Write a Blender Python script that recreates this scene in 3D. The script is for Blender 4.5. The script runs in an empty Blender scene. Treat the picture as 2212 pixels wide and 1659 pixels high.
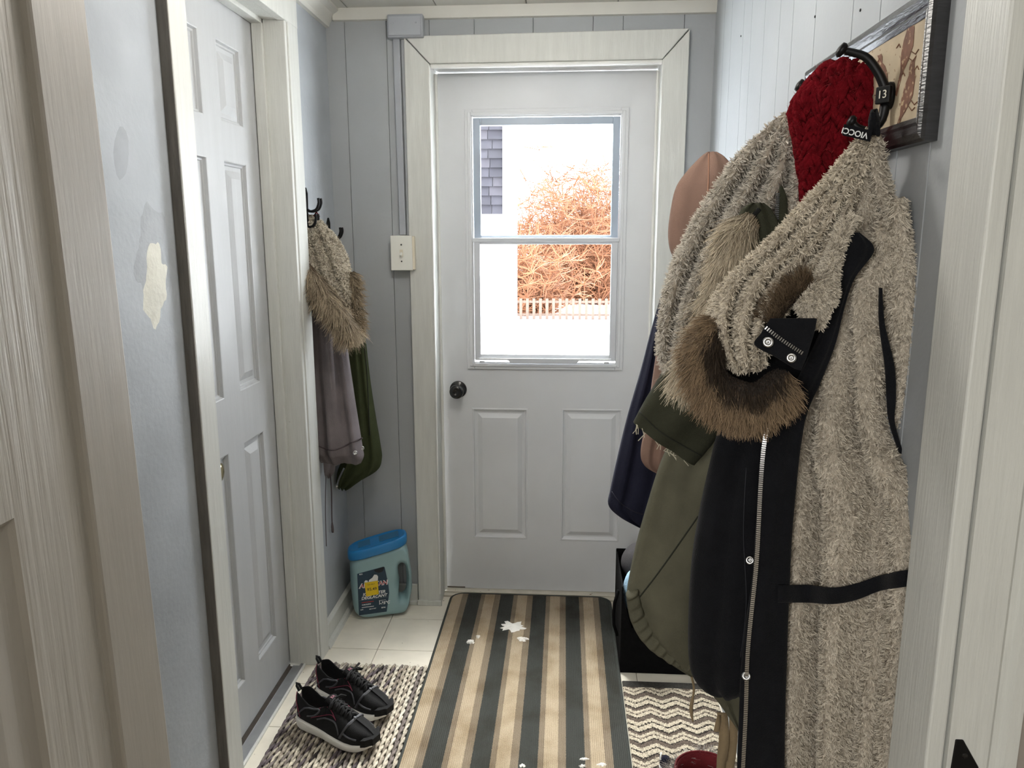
import bpy, bmesh, math, random
import numpy as np
from mathutils import Vector, Matrix
from mathutils.bvhtree import BVHTree
random.seed(7); RNG = np.random.default_rng(7)
SC = bpy.context.scene
COL = SC.collection

# ------------------------------------------------------------------ camera, world, lights, exposure
F, PITCH, YAW, ROLL, H = 1656.8, .19086, -.06814, -.00183, 1.46
CX, CY = 1106.0, 829.5
_fw = np.array([math.sin(YAW)*math.cos(PITCH), math.cos(YAW)*math.cos(PITCH), -math.sin(PITCH)])
_r0 = np.array([math.cos(YAW), -math.sin(YAW), 0.0]); _u0 = np.cross(_r0, _fw)
_r = math.cos(ROLL)*_r0 + math.sin(ROLL)*_u0
_u = -math.sin(ROLL)*_r0 + math.cos(ROLL)*_u0
CAMP = np.array([0, 0, H])
cd = bpy.data.cameras.new('camera'); cam = bpy.data.objects.new('camera', cd); COL.objects.link(cam)
cd.sensor_width = 36; cd.lens = F/2212*36; cd.clip_start = .02
cam.matrix_world = Matrix(((_r[0], _u[0], -_fw[0], 0), (_r[1], _u[1], -_fw[1], 0), (_r[2], _u[2], -_fw[2], H), (0, 0, 0, 1)))
SC.camera = cam
w = bpy.data.worlds.new('overcast_sky'); SC.world = w; w.use_nodes = True
bg = w.node_tree.nodes['Background']; bg.inputs[0].default_value = (.93, .96, 1, 1); bg.inputs[1].default_value = 6.6
def light(name, kind, loc, target, power, col=(1, 1, 1), size=1, size_y=None, angle=None):
    l = bpy.data.lights.new(name, kind); l.energy = power; l.color = col
    if kind == 'AREA':
        l.size = size
        if size_y: l.shape = 'RECTANGLE'; l.size_y = size_y
    if angle: l.angle = angle
    o = bpy.data.objects.new(name, l); COL.objects.link(o); o.location = loc
    o.rotation_euler = (Vector(target)-Vector(loc)).to_track_quat('-Z', 'Y').to_euler()
    return o
# bright hazy winter sun beyond the glazed door
light('winter_sun', 'SUN', (-.3, 7.6, 8.0), (-.1, 2.1, .0), 24.0, (1, .97, .92), angle=math.radians(50))
light('door_window_portal', 'AREA', (-.075, 3.03, 1.43), (-.075, 1, 1.43), 1, size=.55, size_y=.92).data.cycles.is_portal = True
# fill added behind the camera for daylight from assumed, unseen room windows
light('room_window_daylight', 'AREA', (-1.36, -2.2, 1.7), (.3, 1.5, 1.0), 29, (1, .985, .96), .9, 1.3)
light('room_ceiling_lamp', 'AREA', (.1, -.6, 2.2), (.0, .5, 0), 4, (1, .96, .9), .5, .5)  # overhead fill added to the near room, no lamp seen there
# fill light added above the frame, where no lamp is seen
light('hall_ceiling_lamp', 'POINT', (-.2, 1.75, 2.06), (-.2, 1.75, 0), 7, (1, .95, .88)).data.shadow_soft_size = .09
VS = SC.view_settings
SC.display_settings.display_device = 'sRGB'
VS.view_transform = 'Standard'; VS.look = 'None'; VS.exposure = 0.95; VS.gamma = 1; VS.use_curve_mapping = False

# ------------------------------------------------------------------ pixel helpers
def ray(x, y): return (x-CX)/F*_r - (y-CY)/F*_u + _fw
def onY(x, y, Y): d = ray(x, y); return CAMP + d*(Y/d[1])
def onX(x, y, X): d = ray(x, y); return CAMP + d*(X/d[0])
def onZ(x, y, Z): d = ray(x, y); return CAMP + d*((Z-H)/d[2])
def proj(P):
    P = np.asarray(P) - CAMP; z = P @ _fw
    return CX + F*(P @ _r)/z, CY - F*(P @ _u)/z

# ------------------------------------------------------------------ materials
MATS = {}
def lin(c): return tuple((v/12.92 if v <= .04045 else ((v+.055)/1.055)**2.4) for v in [q/255 for q in c])
def mat(name, rgb, rough=.6, var=.08, vscale=8, bump=.0, bscale=60, metal=0, spec=.5, stretch=(1, 1, 1), sheen=0, spots=None, coat=0):
    if name in MATS: return MATS[name]
    m = bpy.data.materials.new(name); m.use_nodes = True; nt = m.node_tree; N = nt.nodes; L = nt.links
    b = N['Principled BSDF']; c = lin(rgb)
    b.inputs['Roughness'].default_value = rough; b.inputs['Metallic'].default_value = metal
    b.inputs['Specular IOR Level'].default_value = spec; b.inputs['Sheen Weight'].default_value = sheen
    b.inputs['Coat Weight'].default_value = coat
    tc = N.new('ShaderNodeTexCoord'); mp = N.new('ShaderNodeMapping'); mp.inputs['Scale'].default_value = stretch
    L.new(tc.outputs['Object'], mp.inputs[0])
    nz = N.new('ShaderNodeTexNoise'); nz.inputs['Scale'].default_value = vscale; nz.inputs['Detail'].default_value = 5
    L.new(mp.outputs[0], nz.inputs[0])
    cr = N.new('ShaderNodeValToRGB'); e = cr.color_ramp.elements
    e[0].position = .3; e[1].position = .7
    e[0].color = (*[max(0, v*(1-var)) for v in c], 1); e[1].color = (*[min(1, v*(1+var)) for v in c], 1)
    L.new(nz.outputs[0], cr.inputs[0]); out = cr.outputs[0]
    if spots:
        col, sc, thr = spots
        n2 = N.new('ShaderNodeTexNoise'); n2.inputs['Scale'].default_value = sc; n2.inputs['Detail'].default_value = 3
        L.new(tc.outputs['Object'], n2.inputs[0])
        r2 = N.new('ShaderNodeValToRGB'); r2.color_ramp.elements[0].position = thr; r2.color_ramp.elements[1].position = thr+.03
        L.new(n2.outputs[0], r2.inputs[0]); mx = N.new('ShaderNodeMix'); mx.data_type = 'RGBA'
        L.new(r2.outputs[0], mx.inputs[0]); L.new(out, mx.inputs[6]); mx.inputs[7].default_value = (*lin(col), 1); out = mx.outputs[2]
    L.new(out, b.inputs['Base Color'])
    if bump:
        nb = N.new('ShaderNodeTexNoise'); nb.inputs['Scale'].default_value = bscale; nb.inputs['Detail'].default_value = 4
        L.new(mp.outputs[0], nb.inputs[0]); bp = N.new('ShaderNodeBump'); bp.inputs['Strength'].default_value = bump; bp.inputs['Distance'].default_value = .004
        L.new(nb.outputs[0], bp.inputs['Height']); L.new(bp.outputs[0], b.inputs['Normal'])
    MATS[name] = m; return m
def fur_mat(name, rough=.85):
    if name in MATS: return MATS[name]
    m = bpy.data.materials.new(name); m.use_nodes = True; nt = m.node_tree
    b = nt.nodes['Principled BSDF']; b.inputs['Roughness'].default_value = rough; b.inputs['Specular IOR Level'].default_value = .25
    a = nt.nodes.new('ShaderNodeVertexColor'); a.layer_name = 'pile_colour'
    nt.links.new(a.outputs[0], b.inputs['Base Color']); MATS[name] = m; return m
def glass_mat():
    m = bpy.data.materials.new('window_glass'); m.use_nodes = True; nt = m.node_tree; N = nt.nodes; L = nt.links
    N.remove(N['Principled BSDF']); t = N.new('ShaderNodeBsdfTransparent'); t.inputs[0].default_value = (.97, .98, .98, 1)
    g = N.new('ShaderNodeBsdfGlossy'); g.inputs['Roughness'].default_value = .03; lw = N.new('ShaderNodeLayerWeight'); pw = N.new('ShaderNodeMath'); pw.operation = 'POWER'; pw.inputs[1].default_value = 5; L.new(lw.outputs['Facing'], pw.inputs[0])
    f = N.new('ShaderNodeMath'); f.operation = 'MULTIPLY_ADD'; f.inputs[1].default_value = .9; f.inputs[2].default_value = .03; L.new(pw.outputs[0], f.inputs[0])
    mx = N.new('ShaderNodeMixShader'); L.new(f.outputs[0], mx.inputs[0]); L.new(t.outputs[0], mx.inputs[1]); L.new(g.outputs[0], mx.inputs[2])
    L.new(mx.outputs[0], N['Material Output'].inputs[0]); return m
def stripes_mat(name, period, x0, stops, rough=.95):
    m = bpy.data.materials.new(name); m.use_nodes = True; nt = m.node_tree; N = nt.nodes; L = nt.links; b = N['Principled BSDF']
    b.inputs['Roughness'].default_value = rough; b.inputs['Specular IOR Level'].default_value = .1
    tc = N.new('ShaderNodeTexCoord'); sp = N.new('ShaderNodeSeparateXYZ'); L.new(tc.outputs['Object'], sp.inputs[0])
    wob = N.new('ShaderNodeTexNoise'); wob.inputs['Scale'].default_value = 160; L.new(tc.outputs['Object'], wob.inputs[0])
    wa = N.new('ShaderNodeMath'); wa.operation = 'MULTIPLY_ADD'; wa.inputs[1].default_value = .004; L.new(wob.outputs[0], wa.inputs[0]); L.new(sp.outputs[0], wa.inputs[2])
    s = N.new('ShaderNodeMath'); s.operation = 'SUBTRACT'; L.new(wa.outputs[0], s.inputs[0]); s.inputs[1].default_value = x0
    d = N.new('ShaderNodeMath'); d.operation = 'DIVIDE'; L.new(s.outputs[0], d.inputs[0]); d.inputs[1].default_value = period
    fr = N.new('ShaderNodeMath'); fr.operation = 'FRACT'; L.new(d.outputs[0], fr.inputs[0])
    cr = N.new('ShaderNodeValToRGB'); cr.color_ramp.interpolation = 'CONSTANT'; e = cr.color_ramp.elements
    e[0].position = 0; e[0].color = (*lin(stops[0][1]), 1); e[1].position = stops[1][0]; e[1].color = (*lin(stops[1][1]), 1)
    for p, c in stops[2:]: q = e.new(p); q.color = (*lin(c), 1)
    L.new(fr.outputs[0], cr.inputs[0])
    # soil and fibre speckle
    n1 = N.new('ShaderNodeTexNoise'); n1.inputs['Scale'].default_value = 9; n1.inputs['Detail'].default_value = 8; L.new(tc.outputs['Object'], n1.inputs[0])
    r1 = N.new('ShaderNodeValToRGB'); r1.color_ramp.elements[0].position = .32; r1.color_ramp.elements[0].color = (.7, .66, .6, 1); r1.color_ramp.elements[1].position = .55; r1.color_ramp.elements[1].color = (1, 1, 1, 1); L.new(n1.outputs[0], r1.inputs[0])
    n2 = N.new('ShaderNodeTexNoise'); n2.inputs['Scale'].default_value = 420; L.new(tc.outputs['Object'], n2.inputs[0])
    r2 = N.new('ShaderNodeValToRGB'); r2.color_ramp.elements[0].position = .35; r2.color_ramp.elements[0].color = (.62, .62, .62, 1); r2.color_ramp.elements[1].position = .65; r2.color_ramp.elements[1].color = (1.0, 1.0, 1.0, 1); L.new(n2.outputs[0], r2.inputs[0])
    m1 = N.new('ShaderNodeMix'); m1.data_type = 'RGBA'; m1.blend_type = 'MULTIPLY'; m1.inputs[0].default_value = 1; L.new(cr.outputs[0], m1.inputs[6]); L.new(r1.outputs[0], m1.inputs[7])
    m2 = N.new('ShaderNodeMix'); m2.data_type = 'RGBA'; m2.blend_type = 'MULTIPLY'; m2.inputs[0].default_value = .9; L.new(m1.outputs[2], m2.inputs[6]); L.new(r2.outputs[0], m2.inputs[7])
    L.new(m2.outputs[2], b.inputs['Base Color'])
    wv = N.new('ShaderNodeTexWave'); wv.inputs['Scale'].default_value = 55; wv.inputs['Distortion'].default_value = .6; L.new(tc.outputs['Object'], wv.inputs[0])
    bp = N.new('ShaderNodeBump'); bp.inputs['Strength'].default_value = .5; bp.inputs['Distance'].default_value = .003; L.new(wv.outputs[0], bp.inputs['Height']); L.new(bp.outputs[0], b.inputs['Normal'])
    return m
def chevron_mat():
    m = bpy.data.materials.new('chevron_weave'); m.use_nodes = True; nt = m.node_tree; N = nt.nodes; L = nt.links; b = N['Principled BSDF']
    b.inputs['Roughness'].default_value = .95; b.inputs['Specular IOR Level'].default_value = .1
    def M(op, a, c=None, d=None):
        n = N.new('ShaderNodeMath'); n.operation = op
        for i, v in enumerate((a, c, d)):
            if v is None: continue
            if isinstance(v, (int, float)): n.inputs[i].default_value = v
            else: L.new(v, n.inputs[i])
        return n.outputs[0]
    tc = N.new('ShaderNodeTexCoord'); sp = N.new('ShaderNodeSeparateXYZ'); L.new(tc.outputs['Object'], sp.inputs[0])
    nz = N.new('ShaderNodeTexNoise'); nz.inputs['Scale'].default_value = 190; nz.inputs['Detail'].default_value = 2; L.new(tc.outputs['Object'], nz.inputs[0])
    tri = M('PINGPONG', M('ADD', sp.outputs[0], 10.013), .043)
    v = M('ADD', M('SUBTRACT', sp.outputs[1], M('MULTIPLY', tri, .62)), 10.0)
    v = M('ADD', v, M('MULTIPLY', M('SUBTRACT', nz.outputs[0], .5), .022))
    fr = M('FRACT', M('DIVIDE', v, .118))
    cr = N.new('ShaderNodeValToRGB'); cr.color_ramp.interpolation = 'CONSTANT'; e = cr.color_ramp.elements
    cream, brn, dk = (214, 203, 182), (112, 101, 92), (58, 53, 49)
    st = [(0, cream), (.17, dk), (.22, cream), (.36, brn), (.52, dk), (.56, cream), (.68, brn), (.73, cream), (.84, brn), (.94, dk)]
    e[0].position = 0; e[0].color = (*lin(st[0][1]), 1); e[1].position = st[1][0]; e[1].color = (*lin(st[1][1]), 1)
    for p, c in st[2:]: q = e.new(p); q.color = (*lin(c), 1)
    L.new(fr, cr.inputs[0])
    vo = N.new('ShaderNodeTexVoronoi'); vo.inputs['Scale'].default_value = 190; L.new(tc.outputs['Object'], vo.inputs[0])
    r2 = N.new('ShaderNodeValToRGB'); r2.color_ramp.elements[0].color = (1.1, 1.1, 1.1, 1); r2.color_ramp.elements[1].position = .75; r2.color_ramp.elements[1].color = (.4, .4, .4, 1); L.new(vo.outputs[0], r2.inputs[0])
    mx = N.new('ShaderNodeMix'); mx.data_type = 'RGBA'; mx.blend_type = 'MULTIPLY'; mx.inputs[0].default_value = .8; L.new(cr.outputs[0], mx.inputs[6]); L.new(r2.outputs[0], mx.inputs[7])
    L.new(mx.outputs[2], b.inputs['Base Color'])
    bp = N.new('ShaderNodeBump'); bp.invert = True; bp.inputs['Strength'].default_value = .8; bp.inputs['Distance'].default_value = .004; L.new(vo.outputs[0], bp.inputs['Height']); L.new(bp.outputs[0], b.inputs['Normal'])
    return m
WALL = mat('grey_wall_paint', (164, 168, 171), .6, .05, 3, .12, 90, spec=.45)
WALLM = mat('grey_patched_wall_paint', (166, 171, 176), .6, .09, 5, .25, 70, spec=.4)
TRIM = mat('white_trim_paint', (203, 204, 199), .42, .05, 12, .22, 40, stretch=(6, 6, .5), spots=((150, 142, 128), 26, .76))
JAMB = mat('beige_jamb_paint', (172, 167, 158), .5, .05, 10, .12, 40, stretch=(4, 4, .4), spots=((150, 140, 130), 22, .77))
GRAIN = mat('embossed_grain_paint', (186, 182, 174), .5, .05, 9, 1.0, 10, stretch=(7, 7, .3))
DOORW = mat('white_door_paint', (182, 184, 186), .38, .03, 6, .15, 40, stretch=(6, 6, .5))
DOORG = mat('pale_grey_door_paint', (212, 214, 217), .4, .04, 4, .05, 60, spots=((164, 164, 166), 30, .78))
CEIL = mat('white_ceiling_paint', (208, 207, 200), .5, .04, 6, .1, 40)
TILE = mat('cream_vinyl_tile', (226, 220, 206), .38, .07, 10, .15, 60, spots=((120, 108, 92), 60, .72))
GROUT = mat('tile_joint', (150, 140, 122), .8)
BLACKM = mat('black_iron', (24, 24, 25), .42, .1, 20, metal=.6)
CHROME = mat('steel', (200, 200, 200), .25, .03, metal=1)
BLACKC = mat('black_cotton_shell', (17, 18, 22), .9, .2, 30, .4, 500, spec=.15, sheen=.05)
OLIVE = mat('olive_twill', (94, 92, 77), .9, .14, 14, .4, 420, spec=.15)  # lit tone of the parka's twill, for body and hem
OLIVE_SHADED = mat('dark_olive_twill', (58, 59, 47), .9, .14, 14, .4, 420, spec=.15)  # same twill with shade painted in, for sleeve and hood
NAVY = mat('navy_jersey', (34, 35, 50), .92, .12, 14, .35, 400, spec=.12)
TAN = mat('dusty_tan_jersey', (130, 105, 93), .92, .08, 14, .3, 400, spec=.12)
MAUVE = mat('mauve_grey_twill', (122, 115, 117), .92, .12, 16, .4, 380, spec=.12)
FLBASE = mat('fleece_backing', (168, 158, 143), .95, .15, 60, .5, 160)
FURBASE = mat('fur_backing', (78, 62, 48), .95, .2, 60)
BLONDBASE = mat('pale_fur_backing', (120, 106, 86), .95, .2, 60)
RED = mat('dark_red_wool', (100, 15, 23), .95, .35, 70, .6, 260, spec=.05)
FLEECE = fur_mat('fleece_pile'); FUR = fur_mat('long_fur', .6)

# ------------------------------------------------------------------ object helpers
def link(o): COL.objects.link(o); return o
def tag(o, label=None, cat=None, group=None, kind=None):
    if label: o['label'] = label
    if cat: o['category'] = cat
    if group: o['group'] = group
    if kind: o['kind'] = kind
    return o
def thing(name, loc, label, cat, group=None, kind=None):
    o = link(bpy.data.objects.new(name, None)); o.location = loc; o.empty_display_size = .05
    return tag(o, label, cat, group, kind)
def wloc(o):
    l = Vector((0, 0, 0))
    while o: l += o.location; o = o.parent
    return l
class MB:
    """collects shapes in world coordinates; build() links them as ONE mesh object under its parent"""
    def __init__(s): s.v = []; s.f = []
    def add(s, vs, fs):
        n = len(s.v); s.v += [tuple(map(float, q)) for q in vs]; s.f += [tuple(i+n for i in f) for f in fs]; return s
    def box(s, a, b):
        x0, y0, z0 = a; x1, y1, z1 = b
        return s.add([(x0,y0,z0),(x1,y0,z0),(x1,y1,z0),(x0,y1,z0),(x0,y0,z1),(x1,y0,z1),(x1,y1,z1),(x0,y1,z1)],
                     [(0,3,2,1),(4,5,6,7),(0,1,5,4),(1,2,6,5),(2,3,7,6),(3,0,4,7)])
    def obox(s, c, ax, ay, az, hx, hy, hz):
        c, ax, ay, az = map(np.array, (c, ax, ay, az)); P = []
        for k in (-1, 1):
            for i, j in ((-1,-1),(1,-1),(1,1),(-1,1)): P.append(c+ax*hx*i+ay*hy*j+az*hz*k)
        return s.add(P, [(0,3,2,1),(4,5,6,7),(0,1,5,4),(1,2,6,5),(2,3,7,6),(3,0,4,7)])
    def tube(s, pts, r, n=8, closed=False, flat=1.0):
        pts = [np.array(p, float) for p in pts]; m = len(pts); rs = r if hasattr(r, '__len__') else [r]*m
        up = np.array([.13, .27, 1.0]); V = []; prev = None
        for i in range(m):
            t = pts[(i+1) % m if closed else min(i+1, m-1)] - pts[(i-1) % m if closed else max(i-1, 0)]
            t = t/(np.linalg.norm(t)+1e-9)
            if prev is None: a = np.cross(t, up if abs(t @ up) < .95*np.linalg.norm(up) else [1, 0, 0])
            else: a = prev - t*(prev @ t)
            a = a/(np.linalg.norm(a)+1e-9); prev = a; b = np.cross(t, a)
            for k in range(n):
                q = 2*math.pi*k/n; V.append(pts[i]+rs[i]*(a*math.cos(q)+b*flat*math.sin(q)))
        Fc = []
        for i in range(m if closed else m-1):
            for k in range(n):
                j = (i+1) % m; k2 = (k+1) % n
                Fc.append((i*n+k, i*n+k2, j*n+k2, j*n+k))
        if not closed: Fc += [tuple(range(n-1, -1, -1)), tuple((m-1)*n+k for k in range(n))]
        return s.add(V, Fc)
    def lathe(s, prof, c, ax, n=24):
        """prof: (radius, height along ax)"""
        ax = np.array(ax, float); ax /= np.linalg.norm(ax); a = np.cross(ax, [0, 0, 1] if abs(ax[2]) < .9 else [1, 0, 0]); a /= np.linalg.norm(a); b = np.cross(ax, a)
        V = [np.array(c)+ax*h+r*(a*math.cos(2*math.pi*k/n)+b*math.sin(2*math.pi*k/n)) for r, h in prof for k in range(n)]
        m = len(prof); Fc = [(i*n+k, i*n+(k+1) % n, (i+1)*n+(k+1) % n, (i+1)*n+k) for i in range(m-1) for k in range(n)]
        Fc += [tuple(range(n-1, -1, -1)), tuple((m-1)*n+k for k in range(n))]
        return s.add(V, Fc)
    def prism(s, poly, d):
        """closed polygon of 3D points extruded by the vector d"""
        n = len(poly); P = [np.array(p, float) for p in poly]; d = np.array(d)
        return s.add(P+[p+d for p in P], [tuple(range(n-1, -1, -1)), tuple(range(n, 2*n))]+[(i, (i+1) % n, n+(i+1) % n, n+i) for i in range(n)])
    def build(s, name, m, parent=None, bevel=0, smooth=False, seg=2):
        l = wloc(parent) if parent else Vector((0, 0, 0))
        me = bpy.data.meshes.new(name); me.from_pydata([(x-l.x, y-l.y, z-l.z) for x, y, z in s.v], [], s.f); me.materials.append(m)
        bm = bmesh.new(); bm.from_mesh(me); bmesh.ops.recalc_face_normals(bm, faces=bm.faces); bm.to_mesh(me); bm.free()
        if smooth: me.polygons.foreach_set('use_smooth', [True]*len(me.polygons))
        o = link(bpy.data.objects.new(name, me)); o.parent = parent
        if bevel:
            b = o.modifiers.new('bevel', 'BEVEL'); b.width = bevel; b.segments = seg; b.limit_method = 'ANGLE'
        return o
def B(name, a, b, m, parent=None, bevel=.002): return MB().box(a, b).build(name, m, parent, bevel)
def text(s, size, m, parent, origin, xdir, ydir, name='lettering', ext=.0004, shear=0, bold=0):
    c = bpy.data.curves.new(name, 'FONT'); c.body = s; c.size = size; c.extrude = ext; c.align_x = 'CENTER'; c.align_y = 'CENTER'; c.shear = shear; c.offset = bold
    t = bpy.data.objects.new('tmp', c); COL.objects.link(t); dg = bpy.context.evaluated_depsgraph_get(); dg.update()
    me = bpy.data.meshes.new_from_object(t.evaluated_get(dg)); bpy.data.objects.remove(t)
    x = Vector(xdir).normalized(); z = x.cross(Vector(ydir)).normalized(); y = z.cross(x)
    me.transform(Matrix((( x.x, y.x, z.x, origin[0]), (x.y, y.y, z.y, origin[1]), (x.z, y.z, z.z, origin[2]), (0, 0, 0, 1))))
    me.transform(Matrix.Translation(-wloc(parent))); me.materials.clear(); me.materials.append(m)
    o = link(bpy.data.objects.new(name, me)); o.parent = parent; return o
def struct(o, label, cat): return tag(o, label, cat, kind='structure')

# ---- soft surfaces: a closed sleeve lofted between two edges
def resample(a, n):
    a = np.asarray(a, float); m = len(a); t = np.linspace(0, m-1, n); i = np.clip(t.astype(int), 0, m-2); f = (t-i)[:, None] if a.ndim > 1 else t-i
    p0 = a[np.clip(i-1, 0, m-1)]; p1 = a[i]; p2 = a[i+1]; p3 = a[np.clip(i+2, 0, m-1)]
    return .5*((2*p1)+(-p0+p2)*f+(2*p0-5*p1+4*p2-p3)*f*f+(-p0+3*p1-3*p2+p3)*f**3)
def snoise(P, s, seed=0):
    """cheap smooth pseudo-noise in [-1,1]"""
    P = P*s; r = np.random.default_rng(seed); o = 0
    for k in range(5):
        d = r.normal(size=3); d /= np.linalg.norm(d); o = o+np.sin(P @ d*(1+.45*k)+r.uniform(0, 6.28)+1.3*np.sin(P @ np.roll(d, 1)*.8+r.uniform(0, 6)))
    return o/5
class Loft: pass
def loft(A, Bx, tf, tb=None, rows=60, around=56, ex=.8, folds=(), nz=(.006, 14), seed=1, ridge=None):
    """A, Bx: edge points (px, py, Y) or 3-vectors already in the world; tf/tb half thickness front/back per control row"""
    def w3(q): return np.array(q[:3]) if len(q) == 4 else onY(*q)
    A = resample([w3(q) for q in A], rows); Bx = resample([w3(q) for q in Bx], rows)
    tf = np.maximum(resample(np.array(tf, float)*np.ones(2) if np.isscalar(tf) else tf, rows), .0015)
    tb = tf if tb is None else np.maximum(resample(np.array(tb, float)*np.ones(2) if np.isscalar(tb) else tb, rows), .0015)
    C = (A+Bx)/2; h = (Bx-A)/2; T = np.gradient(C, axis=0)
    Nn = np.cross(T, h); Nn /= np.linalg.norm(Nn, axis=1)[:, None]+1e-9
    sg = np.sign(((CAMP-C)*Nn).sum(1)); Nn *= sg[:, None]
    k = np.ones(9)/9
    for c in range(3): Nn[:, c] = np.convolve(np.pad(Nn[:, c], 4, 'edge'), k, 'valid')
    Nn /= np.linalg.norm(Nn, axis=1)[:, None]
    th = np.linspace(0, 2*math.pi, around, endpoint=False); cs, sn = np.cos(th), np.sin(th)
    U = np.sign(cs)*np.abs(cs)**ex; W = np.sign(sn)*np.abs(sn)**ex
    v = np.linspace(0, 1, rows)
    P = C[:, None]+h[:, None]*U[None, :, None]+Nn[:, None]*(np.where(W > 0, W[None]*tf[:, None], W[None]*tb[:, None]))[..., None]
    env = np.clip(np.abs(W), 0, 1)[None]*np.ones((rows, 1)); side = np.where(W >= 0, 1., -.4)[None]
    D = np.zeros((rows, around))
    for (kk, amp, ph, dr) in folds: D += amp*np.sin(kk*math.pi*U[None]+ph+dr*v[:, None]*math.pi)
    if ridge is not None: D += ridge(U[None]*np.ones((rows, 1)), v[:, None]*np.ones((1, around)))
    P = P+Nn[:, None]*(D*env*side)[..., None]
    if nz: P = P+Nn[:, None]*((snoise(P, nz[1], seed)*nz[0]*side*env))[..., None]
    L = Loft(); L.P = P; L.rows, L.around = rows, around; L.U = U; L.W = W; L.v = v
    V = P.reshape(-1, 3); n = around
    fs = [(i*n+k2, i*n+(k2+1) % n, (i+1)*n+(k2+1) % n, (i+1)*n+k2) for i in range(rows-1) for k2 in range(n)]
    L.mb = MB().add(V, fs+[tuple(range(n-1, -1, -1)), tuple((rows-1)*n+k2 for k2 in range(n))])
    L.bvh = BVHTree.FromPolygons([Vector(q) for q in V], fs)
    return L
def snap(px, py, lofts, off=.0, Y=1.2):
    d = Vector(ray(px, py)).normalized(); best = None
    for l in lofts:
        hit, nn, i, dist = l.bvh.ray_cast(Vector(CAMP), d)
        if hit is not None and (best is None or dist < best): best = dist
    if best is None: return onY(px, py, Y)
    return np.array(Vector(CAMP)+d*(best-off))
def surf_samples(L, n, mask=None, vmin=-.35):
    P = L.P; a, b, c, d = P[:-1], np.roll(P, -1, 1)[:-1], np.roll(P, -1, 1)[1:], P[1:]
    nr = np.cross(b-a, d-a); ar = np.linalg.norm(nr, axis=2); nrm = nr/(ar[..., None]+1e-12)
    cen = P.mean(1)[:-1][:, None]; cc = (a+c)/2
    nrm = nrm*np.sign(np.median(((cc-cen)*nrm).sum(2)))
    view = CAMP-cc; view = view/np.linalg.norm(view, axis=2)[..., None]
    wgt = ar*((nrm*view).sum(2) > vmin); wf = wgt.ravel()/wgt.sum()
    idx = RNG.choice(wf.size, n, p=wf); i, j = np.unravel_index(idx, wgt.shape)
    s, t = RNG.random(n)[:, None], RNG.random(n)[:, None]
    pos = (a[i, j]*(1-s)+b[i, j]*s)*(1-t)+(d[i, j]*(1-s)+c[i, j]*s)*t
    N = nrm[i, j]; vv = (i+t[:, 0])/(L.rows-1); uu = L.U[j]
    if mask is not None:
        k = mask(pos, uu, vv); pos, N, uu, vv = pos[k], N[k], uu[k], vv[k]
    return pos, N, uu, vv
def unit(a): return a/(np.linalg.norm(a, axis=-1, keepdims=True)+1e-9)
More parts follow.
